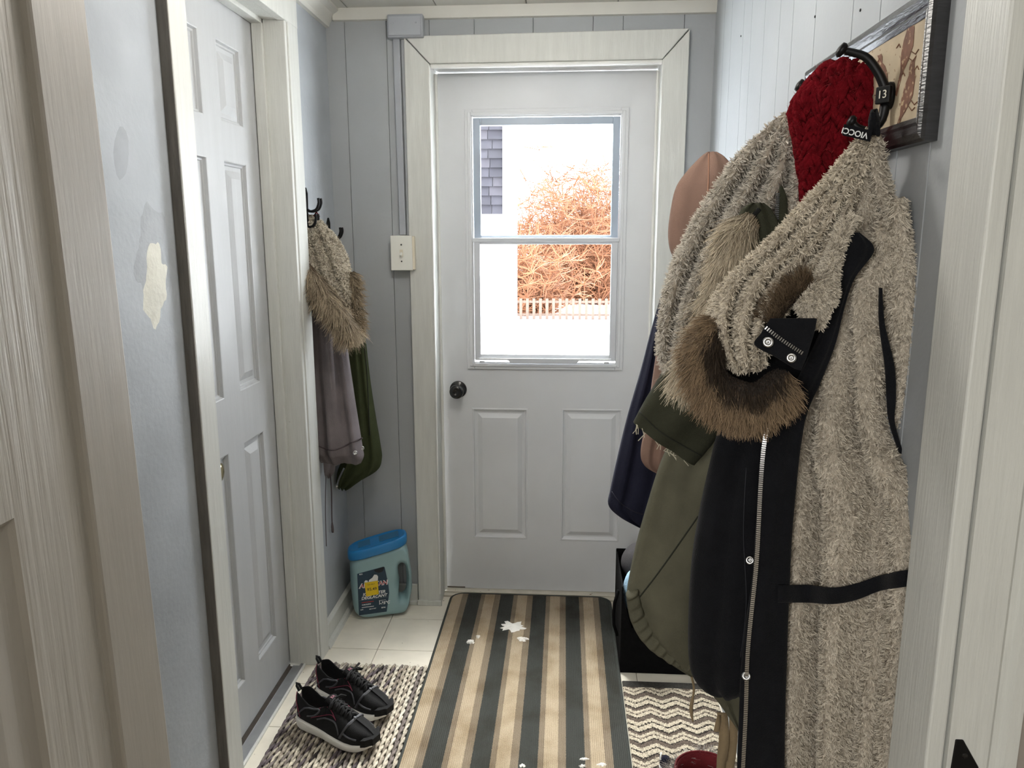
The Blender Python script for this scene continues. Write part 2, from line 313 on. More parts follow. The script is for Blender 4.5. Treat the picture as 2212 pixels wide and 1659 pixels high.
def strands(name, parent, pos, N, dirs, length, width, per, rad, cols, segs=3, conv=.6, grav=0, curl=.3, lenvar=.35, taper=.25, m=None, label=None):
    """clumps at pos growing along dirs; per strands each; cols = (root rgb, tip rgb, variation)"""
    n = len(pos); dirs = unit(dirs); a = unit(np.cross(N, RNG.normal(size=(n, 3)))); b = np.cross(N, a)
    k = n*per; rep = lambda q: np.repeat(q, per, 0)
    ang = RNG.uniform(0, 6.283, k)[:, None]; rr = np.sqrt(RNG.random(k))[:, None]*rad
    off = (rep(a)*np.cos(ang)+rep(b)*np.sin(ang))*rr
    root = rep(pos)+off; d0 = unit(rep(dirs)+RNG.normal(size=(k, 3))*.12)
    ln = (length if np.isscalar(length) else rep(length)[:, None])*(1+RNG.uniform(-lenvar, lenvar, (k, 1)))*rep(1+RNG.uniform(-.2, .2, (n, 1)))
    cd_ = rep(RNG.normal(size=(n, 3)))*curl
    pts = [root]; d = d0
    for s in range(segs):
        f = (s+1)/segs
        d = unit(d+cd_*(1/segs)+np.array([0, 0, -grav])/segs)
        p = pts[-1]+d*ln/segs - off*conv/segs
        pts.append(p)
    pts = np.stack(pts, 1)                                   # k, segs+1, 3
    wd = unit(np.cross(np.gradient(pts, axis=1), rep(N)[:, None]+RNG.normal(size=(k, 1, 3))*.45))
    tp = np.linspace(1, taper, segs+1)[None, :, None]; tp = tp*np.array([.8]+[1]*segs)[None, :, None]
    wv = width*(1+RNG.uniform(-.3, .3, (k, 1, 1)))*tp/2
    V = np.stack([pts-wd*wv, pts+wd*wv], 2).reshape(-1, 3)  # index = strand*(2*(segs+1)) + s*2 + side
    base = (np.arange(k)*(2*(segs+1)))[:, None]+np.arange(segs)[None]*2
    Fq = np.stack([base, base+1, base+3, base+2], -1).reshape(-1, 4)
    l = np.array(wloc(parent)); V = V-l
    me = bpy.data.meshes.new(name); me.vertices.add(len(V)); me.vertices.foreach_set('co', V.ravel().astype(np.float32))
    me.loops.add(Fq.size); me.loops.foreach_set('vertex_index', Fq.ravel().astype(np.int32))
    me.polygons.add(len(Fq)); me.polygons.foreach_set('loop_start', np.arange(0, Fq.size, 4, dtype=np.int32))
    me.polygons.foreach_set('use_smooth', np.ones(len(Fq), bool)); me.update(calc_edges=True)
    root_c, tip_c, var = cols
    rc = np.array([lin(c) for c in root_c]) if np.ndim(root_c) > 1 else np.array(lin(root_c))
    tc_ = np.array([lin(c) for c in tip_c]) if np.ndim(tip_c) > 1 else np.array(lin(tip_c))
    if rc.ndim > 1: rc = rep(rc)[:, None]
    if tc_.ndim > 1: tc_ = rep(tc_)[:, None]
    f = np.linspace(0, 1, segs+1)[None, :, None]
    colr = (rc*(1-f)+tc_*f)*np.ones((k, segs+1, 3))*(1+rep(RNG.normal(size=(n, 1)))[:, None]*var)*(1+RNG.normal(size=(k, 1, 1))*var*.6)
    colr = np.clip(np.repeat(colr, 2, 1).reshape(-1, 3), .002, 1)
    at = me.color_attributes.new('pile_colour', 'FLOAT_COLOR', 'POINT'); at.data.foreach_set('color', np.hstack([colr, np.ones((len(colr), 1))]).ravel().astype(np.float32))
    me.materials.append(m or FLEECE)
    o = link(bpy.data.objects.new(name, me)); o.parent = parent; o['kind'] = 'stuff'
    if label: o['label'] = label
    return o
def fleece(L, obj, n, mask=None, length=.009, width=.0032, col=((128, 114, 96), (196, 184, 164)), rad=.0055, per=5, dirv=(0, 0, -.75), swirl=.55, scale=55, var=.07):
    pos, N, u, v = surf_samples(L, n, mask)
    sw = np.stack([snoise(pos, scale, s) for s in (11, 12, 13)], 1)
    d = N*.42+sw*swirl+RNG.normal(size=N.shape)*.3+np.array(dirv)
    d = d-N*np.minimum(0, (d*N).sum(1)-.25)[:, None]
    return strands('pile', obj, pos, N, d, length, width, per, rad, (*col, var), segs=2, conv=.7, curl=.8, grav=.15, m=FLEECE)

# ------------------------------------------------------------------ the setting
XL, XR, YF, ZC = -.855, .507, 2.86, 2.245          # left wall, right wall, far wall, ceiling
# floor, tiles
fl = struct(MB().box((-2.2, -2.7, -.1), (1.9, 3.0, -.004)).build('floor', GROUT), 'cream vinyl tile floor of the back entry hall', 'floor')
tme = None; TS = .2286
for i in range(-2, 6):
    for j in range(-2, 8):
        x0 = -.657+TS*i; y0 = 1.35+TS*j-.003
        a = max(x0, -.955); b = min(x0+TS, XR+.01); c = y0; d = min(y0+TS, YF+.1)
        if b-a < .03 or d-c < .03: continue
        B('tile', (a+.0012, c+.0012, -.006), (b-.0012, d-.0012, 0), TILE, fl, .0008)
ce = struct(MB().box((-2.2, -2.7, ZC+.012), (1.9, 3.0, ZC+.1)).build('ceiling', CEIL), 'white painted board ceiling', 'ceiling')
for k in range(-1, 5):
    x0 = -.77+.314*(k-0); a = max(x0, XL-.05); b = min(x0+.314, XR+.02)
    if b > a: B('board', (a+.0015, 1.06, ZC), (b-.0015, YF+.02, ZC+.012), CEIL, ce, .002)
# far wall with the door opening
wf = struct(MB().box((-1.1, YF+.012, 0), (-.5, YF+.15, ZC+.05)).box((.345, YF+.012, 0), (.8, YF+.15, ZC+.05)).box((-.5, YF+.012, 2.07), (.345, YF+.15, ZC+.05)).build('wall_far', WALL), 'grey panelled far wall around the exterior door', 'wall')
ed = [XL-.02, -.788, -.638, -.485, -.326, -.119, .089, .193, .402, XR+.02]
for a, b in zip(ed[:-1], ed[1:]):
    z0 = 0 if b < -.48 or a > .34 else 2.07
    a2, b2 = a, b
    if z0 == 0 and a < .345 < b: a2 = .345
    if a < .345 <= b and a > .1: a2 = a; z0 = 2.07
    B('panel_board', (a2+.0007, YF, z0), (b2-.0007, YF+.013, ZC+.02), WALL, wf, .0012)
B('panel_board', (.402, YF+.001, 0), (XR+.02, YF+.013, 1.805), WALL, wf, .001)
# left wall with its door opening
DL0, DL1, DLZ = 1.74, 2.385, 2.09
wl = struct(MB().box((-1.05, 1.055, 0), (XL, DL0, ZC+.05)).box((-1.05, DL1, 0), (XL, YF+.03, ZC+.05)).box((-1.05, DL0, DLZ), (XL, DL1, ZC+.05)).build('wall_left', WALLM), 'grey painted left wall with scuffs and a filled hole', 'wall')
# filler patch with an irregular outline, and a sanded smear around it
def blob(cx, cy, rx, ry, n, rough, seed, X, th, name, m, parent):
    r = random.Random(seed); P = []
    Q = [1+rough*(r.random()-.5) for k in range(n)]; Q = [(Q[k-2]+2*Q[k-1]+2*Q[k]+2*Q[(k+1) % n]+Q[(k+2) % n])/8 for k in range(n)]
    for k in range(n):
        a = 2*math.pi*k/n; q = 1+(Q[k]-1)*1.5
        P.append(onX(cx+rx*math.cos(a)*q, cy+ry*math.sin(a)*q, X))
    c = np.mean(P, 0); inner = [c+(p-c)*.72+np.array([th, 0, 0]) for p in P]; 
    mb = MB().add(P+inner+[c+np.array([th*1.1, 0, 0])], [(k, (k+1) % n, n+(k+1) % n, n+k) for k in range(n)]+[(n+k, n+(k+1) % n, 2*n) for k in range(n)])
    return mb.build(name, m, parent, smooth=True)
blob(336, 614, 26, 82, 44, .8, 3, XL, .002, 'filler_patch', mat('wall_filler', (222, 221, 210), .85, .05, 30, .4, 90), wl)
blob(323, 560, 32, 100, 44, .8, 5, XL, .0007, 'sanded_smear', mat('sanded_paint', (154, 158, 162), .58, .06, 30, .3, 90), wl)
blob(262, 330, 17, 62, 14, .5, 9, XL, .0005, 'touch_up_smear', mat('touch_up_paint', (156, 160, 165), .58, .06, 30), wl)
# right wall: vertical boards of uneven width
wr = struct(MB().box((XR+.012, 1.055, 0), (XR+.15, YF+.1, ZC+.05)).build('wall_right', mat('bare_wood_backing', (70, 62, 54), .9)), 'grey tongue and groove board wall behind the hanging coats', 'wall')  # backing coloured dark so the grooves read as shadow lines
ys = [1.055, 1.15, 1.26, 1.376, 1.505, 1.725, 1.892, 2.005, 2.157, 2.307, 2.408, 2.582, 2.70, YF]
for a, b in zip(ys[:-1], ys[1:]): B('plank', (XR, a+.0015, 0), (XR+.013, b-.0015, ZC+.03), WALL, wr, .0006)
for px, py in ((1601, 78), (1761, 36), (1859, 22)):
    q = onX(px, py, XR); MB().lathe([(.003, -.002), (.0025, .0015), (.001, .002)], q, (-1, 0, 0), 8).build('nail_head', BLACKM, wr)
# doorway wall the camera looks through, and the room around the camera
YD0, YD1 = .955, 1.055; JL, JR = -.628, .493
struct(MB().box((-2.2, YD0+.01, 0), (JL-.03, YD1, ZC+.05)).box((JR+.03, YD0+.01, 0), (1.9, YD1, ZC+.05)).box((JL-.03, YD0+.01, 2.07), (JR+.03, YD1, ZC+.05)).build('wall_doorway', mat('taupe_wall_paint', (150, 142, 134), .55, .05, 4)), 'wall around the near doorway', 'wall')  # grey wall with its shadow tone put into the browner colour
ROOM = mat('room_wall_paint', (205, 202, 195), .6)
struct(MB().box((-2.3, -2.8, 0), (-2.2, YD1, ZC+.05)).build('wall_room_left', ROOM), 'left wall of the near room', 'wall')
struct(MB().box((1.9, -2.8, 0), (2.0, YD1, ZC+.05)).build('wall_room_right', ROOM), 'right wall of the near room', 'wall')
struct(MB().box((-2.3, -2.8, 0), (2.0, -2.7, ZC+.05)).build('wall_room_back', ROOM), 'back wall of the near room', 'wall')
# near doorway jambs (the left one leans a little out of plumb)
lean = math.tan(math.radians(.85))
def lb(mb, x0, x1, y0, y1, z0, z1):
    sh = lambda x, z: x - (z-.9)*lean
    return mb.add([(sh(x0,z0),y0,z0),(sh(x1,z0),y0,z0),(sh(x1,z0),y1,z0),(sh(x0,z0),y1,z0),(sh(x0,z1),y0,z1),(sh(x1,z1),y0,z1),(sh(x1,z1),y1,z1),(sh(x0,z1),y1,z1)],
                  [(0,3,2,1),(4,5,6,7),(0,1,5,4),(1,2,6,5),(2,3,7,6),(3,0,4,7)])
t1 = thing('trim_1', (JL, 1.0, 0), 'beige painted wooden jamb on the left of the near doorway', 'door jamb', kind='structure')
lb(MB(), JL-.03, JL, YD0-.012, YD1+.004, 0, 2.09).build('jamb_board', JAMB, t1, .004)
t2 = thing('trim_2', (JR, 1.0, 0), 'off-white wooden jamb and casing on the right of the near doorway', 'door jamb', kind='structure')
B('jamb_board', (JR, YD0, 0), (JR+.023, YD1+.006, 2.09), TRIM, t2, .003)
cas = MB(); prof = [(0, .0), (0, .014), (.052, .014), (.058, .008), (.066, .008), (.072, .017), (.088, .017), (.094, .0)]
cas.prism([(JR+.0255+a, YD0+.01-b, 0) for a, b in prof], (0, 0, 2.09)); cas.build('casing_board', TRIM, t2)
hg = onY(2072, 1625, YD0-.006)
h = MB().prism([(hg[0]-.006, hg[1], hg[2]+.018), (hg[0]+.004, hg[1], hg[2]+.018), (hg[0]+.028, hg[1], hg[2]-.022), (hg[0]+.03, hg[1], hg[2]-.08), (hg[0]-.01, hg[1], hg[2]-.08)], (0, .003, 0)).build('hinge', BLACKM, t2, .0015)
MB().lathe([(.004, 0), (.003, .0015), (.001, .0018)], (hg[0]+.008, hg[1], hg[2]-.005), (0, -1, 0), 12).build('screw', mat('dull_screw', (70, 70, 70), .4, metal=1), h)

# ---- moulded panels for doors
def panel_obj(Mf, u0, v0, u1, v1, m, parent, prof, name='panel'):
    V = []; Fc = []
    for i, (ins, w) in enumerate(prof):
        for (u, v) in ((u0+ins, v0+ins), (u1-ins, v0+ins), (u1-ins, v1-ins), (u0+ins, v1-ins)): V.append(Mf(u, v, w))
        if i:
            for k in range(4): Fc.append(((i-1)*4+k, (i-1)*4+(k+1) % 4, i*4+(k+1) % 4, i*4+k))
    n = len(prof)-1; Fc.append((n*4, n*4+1, n*4+2, n*4+3))
    return MB().add(V, Fc).build(name, m, parent)
def leaf_mesh(Mf, U, V, holes, t, m, parent, name='leaf'):
    mb = MB()
    for i in range(len(U)-1):
        for j in range(len(V)-1):
            uc, vc = (U[i]+U[i+1])/2, (V[j]+V[j+1])/2
            if any(a < uc < c and b < vc < d for a, b, c, d in holes): continue
            P = [Mf(u, v, w) for w in (-t, 0) for u, v in ((U[i], V[j]), (U[i+1], V[j]), (U[i+1], V[j+1]), (U[i], V[j+1]))]
            mb.add(P, [(0,3,2,1),(4,5,6,7),(0,1,5,4),(1,2,6,5),(2,3,7,6),(3,0,4,7)])
    return mb.build(name, m, parent)
RAISED = [(0, 0), (.003, -.001), (.006, -.009), (.011, -.0095), (.013, -.013), (.024, -.013), (.046, -.003), (.048, -.003)]
EMB = [(0, 0), (.002, .0012), (.006, .0012), (.009, -.006), (.016, -.009), (.022, -.009), (.040, .0005), (.042, .0005)]
# exterior door
YDr = 2.965
d1 = thing('door_1', (-.075, YDr, 0), 'pale grey steel exterior door with a sash window and two lower panels', 'door', kind='structure')
M1 = lambda u, v, w: (u, YDr-w, v)
wx0, wx1, wz0, wz1 = -.352, .203, .975, 1.895
pan = [(-.362, .238, -.140, .787), (-.006, .236, .231, .789)]
U = sorted({-.476, .326, wx0, wx1} | {q for p_ in pan for q in (p_[0], p_[2])}); Vv = sorted({.016, 2.047, wz0, wz1} | {q for p_ in pan for q in (p_[1], p_[3])})
leaf_mesh(M1, U, Vv, pan+[(wx0, wz0, wx1, wz1)], .042, DOORG, d1)
for p_ in pan: panel_obj(M1, *p_, DOORG, d1, EMB)
# window insert: stepped frame, blue-grey upper sash, rail, lower sash with pull
wi = MB()
def ring(mb, x0, z0, x1, z1, wd, y0, y1):
    return mb.box((x0, y0, z0), (x0+wd, y1, z1)).box((x1-wd, y0, z0), (x1, y1, z1)).box((x0+wd, y0, z0), (x1-wd, y1, z0+wd)).box((x0+wd, y0, z1-wd), (x1-wd, y1, z1))
win = ring(MB(), -.378, .945, .229, 1.921, .03, YDr-.008, YDr).build('window_frame', DOORG, d1, .003)
ring(MB(), -.366, .957, .217, 1.909, .012, YDr-.013, YDr-.007).build('frame_bead', DOORG, win, .002)
SASH = mat('white_vinyl_sash', (204, 207, 212), .35, .03); SASHB = mat('blue_grey_vinyl_sash', (164, 176, 190), .35, .03)
us = ring(MB(), -.347, 1.435, .199, 1.89, .027, YDr+.002, YDr+.026).build('upper_sash', SASHB, d1, .002)
ls = ring(MB(), -.347, .982, .199, 1.452, .024, YDr-.012, YDr+.004).build('lower_sash', SASH, d1, .002)
MB().box((-.352, YDr-.016, 1.437), (.203, YDr-.010, 1.452)).build('meeting_rail', SASH, ls, .002)
pl = MB().prism([(-.335, YDr-.016, .992), (.183, YDr-.016, .992), (.175, YDr-.016, .984), (.06, YDr-.016, .984), (.048, YDr-.016, .972), (-.205, YDr-.016, .972), (-.217, YDr-.016, .984), (-.327, YDr-.016, .984)], (0, -.007, 0)).build('pull_strip', SASH, ls, .001)
for x in (-.318, .166): MB().box((x-.01, YDr-.02, .972), (x+.01, YDr-.013, .98)).build('latch', SASH, ls, .001)
GL = glass_mat()
B('pane', (-.322, YDr+.012, 1.46), (.174, YDr+.016, 1.866), GL, us, 0); B('pane', (-.325, YDr-.006, 1.004), (.177, YDr-.002, 1.43), GL, ls, 0)
kb = onY(990, 841, YDr)
kn = MB().lathe([(.034, 0), (.034, .003), (.031, .006), (.014, .008), (.012, .03), (.018, .036), (.026, .044), (.028, .052), (.026, .06), (.02, .065), (.008, .066), (.007, .064), (.001, .064)], kb, (0, -1, 0), 32).build('door_knob', mat('black_knob', (14, 14, 15), .22, .1, spec=.6), d1, smooth=True)
for x in (-.477,):
    B('edge_wear', (-.474, YDr-.0006, .017), (-.40, YDr, .022), mat('grime', (90, 80, 68), .9, .3, 60), d1, 0)
# frame around the exterior door
t3 = thing('trim_3', (-.075, 2.84, 0), 'wide off-white door casing around the exterior door', 'door casing', kind='structure')
YC = 2.836
MB().prism([(-.572, YC, 0), (-.482, YC, 0), (-.482, YC, 2.052), (-.572, YC, 2.145)], (0, .024, 0)).build('casing_board', TRIM, t3, .003)
MB().prism([(.328, YC, 0), (.418, YC, 0), (.418, YC, 2.152), (.328, YC, 2.054)], (0, .024, 0)).build('casing_board', TRIM, t3, .003)
MB().prism([(-.570, YC, 2.147), (-.482, YC, 2.055), (.328, YC, 2.057), (.416, YC, 2.155)], (0, .024, 0)).build('casing_board', TRIM, t3, .003)
B('jamb_board', (-.5, YC+.02, 0), (-.482, 3.02, 2.07), TRIM, t3); B('jamb_board', (.330, YC+.02, 0), (.348, 3.02, 2.07), TRIM, t3)
B('jamb_board', (-.5, YC+.02, 2.053), (.348, 3.02, 2.075), TRIM, t3)
WS = mat('white_weatherstrip', (226, 226, 222), .4)
MB().tube([(-.478, YC+.105, .02), (-.478, YC+.105, 2.04)], .006, 8).build('stop_bead', WS, t3); MB().tube([(.326, YC+.105, .02), (.326, YC+.105, 2.04)], .006, 8).build('stop_bead', WS, t3)
MB().tube([(-.48, YC+.008, 2.047), (.327, YC+.008, 2.049)], .008, 10).build('stop_bead', WS, t3)
MB().tube([(-.484, YC-.002, .05), (-.484, YC-.002, 2.047)], .0035, 8).build('caulk_bead', WS, t3)
B('plinth_strip', (-.576, YC-.008, 0), (-.478, YC, .022), TRIM, t3)
t4 = struct(MB().box((-.482, 2.91, 0), (.33, 3.02, .009)).box((-.482, 2.935, .009), (.33, 3.02, .014)).build('trim_4', mat('worn_sill_paint', (196, 190, 176), .5, .1, 20, spots=((120, 100, 80), 30, .68)), None, .002), 'worn cream sill under the exterior door', 'door sill')
# left six-panel door
XD = -.932
d2 = thing('door_2', (XD, 2.06, 0), 'white six-panel door closed in the left wall', 'door', kind='structure')
M2 = lambda u, v, w: (XD+w, u, v)
cols = [(1.862, 2.012), (2.115, 2.265)]; rws = [(.165, .865), (1.02, 1.665), (1.768, 1.978)]
pans = [(a, c, b, d) for a, b in cols for c, d in rws]
leaf_mesh(M2, sorted({1.755, 2.37, *[q for c in cols for q in c]}), sorted({.012, 2.085, *[q for c in rws for q in c]}), pans, .035, DOORW, d2)
for p_ in pans: panel_obj(M2, *p_, DOORW, d2, RAISED)
kx = onX(472, 1018, XD+.05); kz = kx[2]
MB().lathe([(.03, 0), (.03, .004), (.012, .008), (.011, .035), (.02, .04), (.026, .05), (.024, .06), (.012, .064), (.001, .064)], (XD, kx[1]-.01, kz), (1, 0, 0), 28).build('door_knob', mat('brass_knob', (190, 178, 140), .18, .05, metal=1), d2, smooth=True)
t5 = thing('trim_5', (-.84, 2.06, 0), 'white painted casing and jamb around the left six-panel door', 'door casing', kind='structure')
XS = XL+.025
B('casing_board', (XL, 1.665, 0), (XS, 1.738, 2.17), TRIM, t5, .003); B('casing_board', (XL, 2.392, 0), (XS, 2.478, 2.17), TRIM, t5, .003)
B('bare_edge', (XL, 1.662, 0), (XS-.001, 1.6652, 2.17), mat('bare_wood_edge', (112, 108, 102), .7, .2, 20, .4, 60, stretch=(4, 4, .4)), t5, .0005)  # separate darker grey strip on the near edge of the casing
B('casing_board', (XL, 1.665, 2.085), (XS+.001, 2.478, 2.172), TRIM, t5, .003)
B('jamb_board', (-1.04, 2.372, 0), (XS-.004, 2.390, 2.09), TRIM, t5); B('jamb_board', (-1.04, 1.738, 0), (XS-.004, 1.753, 2.09), TRIM, t5)
B('jamb_board', (-1.04, 1.74, 2.088), (XS-.004, 2.39, 2.10), TRIM, t5)
B('stop_strip', (XD+.002, 2.358, 0), (XD+.035, 2.373, 2.09), TRIM, t5); B('stop_strip', (XD+.002, 1.75, 2.075), (XD+.035, 2.37, 2.09), TRIM, t5)
t6 = thing('trim_6', (-.9, 2.06, 0), 'grey metal threshold strip under the left door', 'threshold', kind='structure')
B('metal_strip', (XD+.012, 1.755, 0), (XD+.045, 2.372, .006), mat('dull_aluminium', (150, 152, 154), .4, .1, 20, metal=.5), t6, .001); B('white_edge', (XD+.046, 1.755, 0), (XD+.053, 2.372, .008), TRIM, t6, .001)
B('dark_gap', (XD-.03, 1.755, -.001), (XD+.012, 2.372, .002), mat('dark_grime', (52, 44, 36), .9, .3, 40), t6, 0)  # last strip: thin dark brown, along the foot of the left door
# skirting, crown
MB().prism([(XL, 2.478, 0), (XL+.014, 2.478, 0), (XL+.014, 2.478, .075), (XL, 2.478, .085)], (0, YF-2.478, 0)).build('baseboard_left', TRIM, None, .002)
bl = bpy.data.objects['baseboard_left']; struct(bl, 'short white skirting board under the left coat hooks', 'baseboard')
MB().prism([(XL+.014, 2.478, 0), (XL+.03, 2.478, 0), (XL+.026, 2.478, .012), (XL+.014, 2.478, .018)], (0, YF-2.478, 0)).build('quarter_round', TRIM, bl)
bf = struct(B('baseboard_far', (XL+.03, YF-.014, 0), (-.577, YF, .08), TRIM), 'white skirting board behind the blue-lidded jug', 'baseboard')
B('quarter_round', (XL+.03, YF-.028, 0), (-.577, YF-.014, .014), TRIM, bf)
cr1 = MB().prism([(XL, 2.478-.4, 2.185), (XL+.012, 2.078, 2.187), (XL+.016, 2.078, 2.2), (XL+.034, 2.078, 2.225), (XL+.052, 2.078, 2.235), (XL+.052, 2.078, ZC), (XL, 2.078, ZC)], (0, YF-2.078, 0)).build('trim_7', CEIL)
struct(cr1, 'white crown moulding along the left wall', 'crown moulding')
cr2 = MB().prism([(XL+.03, YF, 2.205), (XL+.03, YF-.014, 2.207), (XL+.03, YF-.02, ZC), (XL+.03, YF, ZC)], (XR-XL-.03, 0, 0)).build('trim_8', CEIL)
struct(cr2, 'white ceiling strip above the exterior door', 'crown moulding')
# near open door at the far left of the picture: grained stile and a sunk panel
d3 = thing('door_3', (JL-.02, .6, 0), 'open white door with embossed wood grain at the left edge', 'door', kind='structure')
def M3(u, v, w):
    return (JL-.012+w-(v-.9)*lean, u, v)
pu = [(.30, .822)]; ps = [(.2, .92), (1.30+.9, 2.3)]
leaf_mesh(M3, [.2, .30, .815, .943], [.02, .2, 1.135, 1.36, 1.9, 2.04], [(.30, .2, .815, 1.135), (.30, 1.36, .815, 1.9)], .035, GRAIN, d3)
for q in ((.30, .2, .815, 1.135), (.30, 1.36, .815, 1.9)): panel_obj(M3, *q, JAMB, d3, [(0, 0), (.006, -.006), (.02, -.009), (.03, -.009), (.06, -.003), (.062, -.003)])

# ------------------------------------------------------------------ outdoors
SNOW = mat('snow', (240, 243, 248), .8, .03, 2)
struct(MB().box((-30, 3.2, -.6), (30, 60, -.25)).build('ground', SNOW), 'snow covered ground outside the door', 'ground')
hs = thing('shingled_house', (-1.2, 8, -.25), 'house with grey wooden shingles above a white wall, seen through the door window', 'house')
WHT = mat('white_siding', (236, 238, 240), .6)
sx = onY(1086, 400, 8)[0]; szt = onY(1060, 280, 8)[2]; szb = onY(1060, 462, 8)[2]
B('lower_wall', (-4.5, 8.06, -.25), (sx+.02, 8.6, szb), WHT, hs); B('wall_core', (-4.5, 8.06, szb), (sx, 8.6, szt+.9), mat('shingle_backing', (120, 118, 124), .9), hs)
B('corner_board', (sx, 7.99, -.25), (sx+.11, 8.6, szt+.9), WHT, hs)
SH = [mat('grey_shingle_%s' % k, c, .9, .15, 12) for k, c in (('mid', (44, 43, 50)), ('dark', (37, 36, 43)), ('pale', (51, 49, 55)))]
rr = random.Random(4); zrow = szb; rh = .092
for i in range(14):
    x = sx-.002
    while x > sx-.75:
        wv = rr.uniform(.10, .17)
        MB().add([(x-wv+.006, 8.015, zrow), (x, 8.015, zrow), (x, 8.05, zrow+rh*1.3), (x-wv+.006, 8.05, zrow+rh*1.3), (x-wv+.006, 8.06, zrow), (x, 8.06, zrow), (x, 8.06, zrow+rh*1.3), (x-wv+.006, 8.06, zrow+rh*1.3)],
                 [(0,1,2,3),(4,7,6,5),(0,4,5,1),(1,5,6,2),(2,6,7,3),(3,7,4,0)]).build('shingle', rr.choice(SH), hs)
        x -= wv
    zrow += rh
struct(MB().box((-30, 13.3, -.25), (30, 60, onY(1200, 690, 13.5)[2])).build('ground_bank', SNOW), 'snow bank under the picket fence', 'snow bank')
fence = thing('picket_fence', (.2, 13.5, onY(1200, 690, 13.5)[2]), 'low picket fence in the snow beyond the glass', 'fence')
FW = mat('weathered_picket', (78, 62, 52), .8, .1)
fx0, fx1 = onY(1108, 660, 13.5)[0], onY(1330, 660, 13.5)[0]; fz0, fz1 = onY(1200, 690, 13.5)[2], onY(1200, 645, 13.5)[2]
x = fx0
while x < fx1: B('picket', (x, 13.49, fz0-.1), (x+.05, 13.51, fz1), FW, fence, 0); x += .115
for z in (fz0+.06, fz1-.08): B('rail', (fx0, 13.51, z), (fx1, 13.54, z+.04), FW, fence, 0)
def shrub(label, cx, cy, wd, ht, n, seed, name='bare_shrub', col=(206, 138, 84)):
    r = random.Random(seed); t = thing(name, (cx, cy, -.25), label, 'shrub', 'bare shrubs beyond the door glass')
    mb = MB(); tw = MB()
    for k in range(n):
        a = r.uniform(-.5, .5); p = np.array([cx+a*wd*.8, cy+r.uniform(-.5, .5), -.25]); q = [p]; d = np.array([r.gauss(0, .3), r.gauss(0, .2), 1]); L = ht*r.uniform(.5, 1.05)
        for s in range(5):
            d = d+np.array([r.gauss(0, .28), r.gauss(0, .2), r.gauss(0, .12)-.02]); d /= np.linalg.norm(d); q.append(q[-1]+d*L/5)
        mb.tube(q, [.022, .019, .016, .012, .008, .004], 4)
        for s in range(1, 6):
            for _ in range(7):
                b0 = q[s]; dd = np.array([r.gauss(0, 1), r.gauss(0, .5), r.gauss(.3, .6)]); dd /= np.linalg.norm(dd)
                m1 = b0+dd*L*.10; m2 = m1+(dd+np.array([r.gauss(0, .5), 0, r.gauss(.1, .4)]))*L*.09
                tw.tube([b0, m1, m2], [.010, .008, .004], 3)
    mb.build('branches', mat('orange_bark', (92, 52, 25), .8, .2), t); o = tw.build('twigs', mat('orange_twig', (104, 62, 33), .8, .2), t); o['kind'] = 'stuff'
ax = onY(1150, 500, 14.6)[0]; bx = onY(1235, 500, 17)[0]; cx_ = onY(1330, 500, 19.5)[0]
shrub('low bare orange shrub nearest the house, behind the fence', ax, 14.6, .9, 1.7, 80, 1)
shrub('tall bare orange shrub in the middle of the door window', bx, 17, 2.0, 3.0, 150, 2)
shrub('tall bare orange shrub at the right side of the door window', cx_, 19.5, 2.0, 4.0, 150, 3)

# ------------------------------------------------------------------ things on the floor
def rounded_slab(x0, y0, x1, y1, z0, z1, r, nx=1):
    P = []
    for (cx, cy, a0) in ((x1-r, y1-r, 0), (x0+r, y1-r, 90), (x0+r, y0+r, 180), (x1-r, y0+r, 270)):
        for k in range(7): a = math.radians(a0+15*k); P.append((cx+r*math.cos(a), cy+r*math.sin(a), z0))
    return MB().prism(P, (0, 0, z1-z0))
DK, BR, TN = (68, 70, 67), (138, 125, 108), (184, 168, 144)
mm = stripes_mat('striped_mat_weave', .1330, -.449, [(0, TN), (.15, TN), (.30, BR), (.47, DK), (.875, BR)], .95)
# phase: tan .0-.3 / brown / dark / brown, counted from the left edge
em = thing('striped_mat', (-.125, 2.1, 0), 'long door mat striped charcoal, tan and brown lying before the exterior door', 'door mat')
MX0, MX1, MY1 = -.447, .197, 2.925
b_ = rounded_slab(MX0, .6, MX1, MY1, .0005, .012, .05).build('woven_top', mm, em, .003)
ed_ = []
for (cx, cy, a0) in ((MX1-.05, MY1-.05, 0), (MX0+.05, MY1-.05, 90)):
    for k in range(7): a = math.radians(a0+15*k); ed_.append((cx+.05*math.cos(a), cy+.05*math.sin(a), .008))
MB().tube([(MX1, .6, .007), (MX1, 1.4, .007), (MX1, 2.2, .007)]+ed_+[(MX0, 2.2, .007), (MX0, 1.4, .007), (MX0, .6, .007)], .006, 8).build('bound_edge', mat('charcoal_binding', (52, 55, 52), .95, .2, 200, .4, 300), em, smooth=True)
# melting snow and plaster crumbs on the mat
CR = mat('slush', (232, 230, 224), .7, .06, 40, .4, 120)
def crumb(name, label, px, py, wpx, hpx, seed, hz=.006):
    r = random.Random(seed); c = onZ(px, py, .012); n = 14; P = []; 
    n = 26
    for k in range(n):
        a = 2*math.pi*k/n; q = 1+.7*(r.random()-.5); P.append(onZ(px+wpx*math.cos(a)*q, py+hpx*math.sin(a)*q, .0115))
    I = [c+(p-c)*.6+np.array([0, 0, hz*r.uniform(.5, 1)]) for p in P]
    o = MB().add(P+I+[c+np.array([0, 0, hz])], [(k, (k+1) % n, n+(k+1) % n, n+k) for k in range(n)]+[(n+k, n+(k+1) % n, 2*n) for k in range(n)]+[tuple(range(n-1, -1, -1))]).build(name, CR, None)
    tag(o, label, 'slush')
crumb('slush_clump', 'largest white slush smear on the striped mat', 1108, 1354, 26, 11, 1)
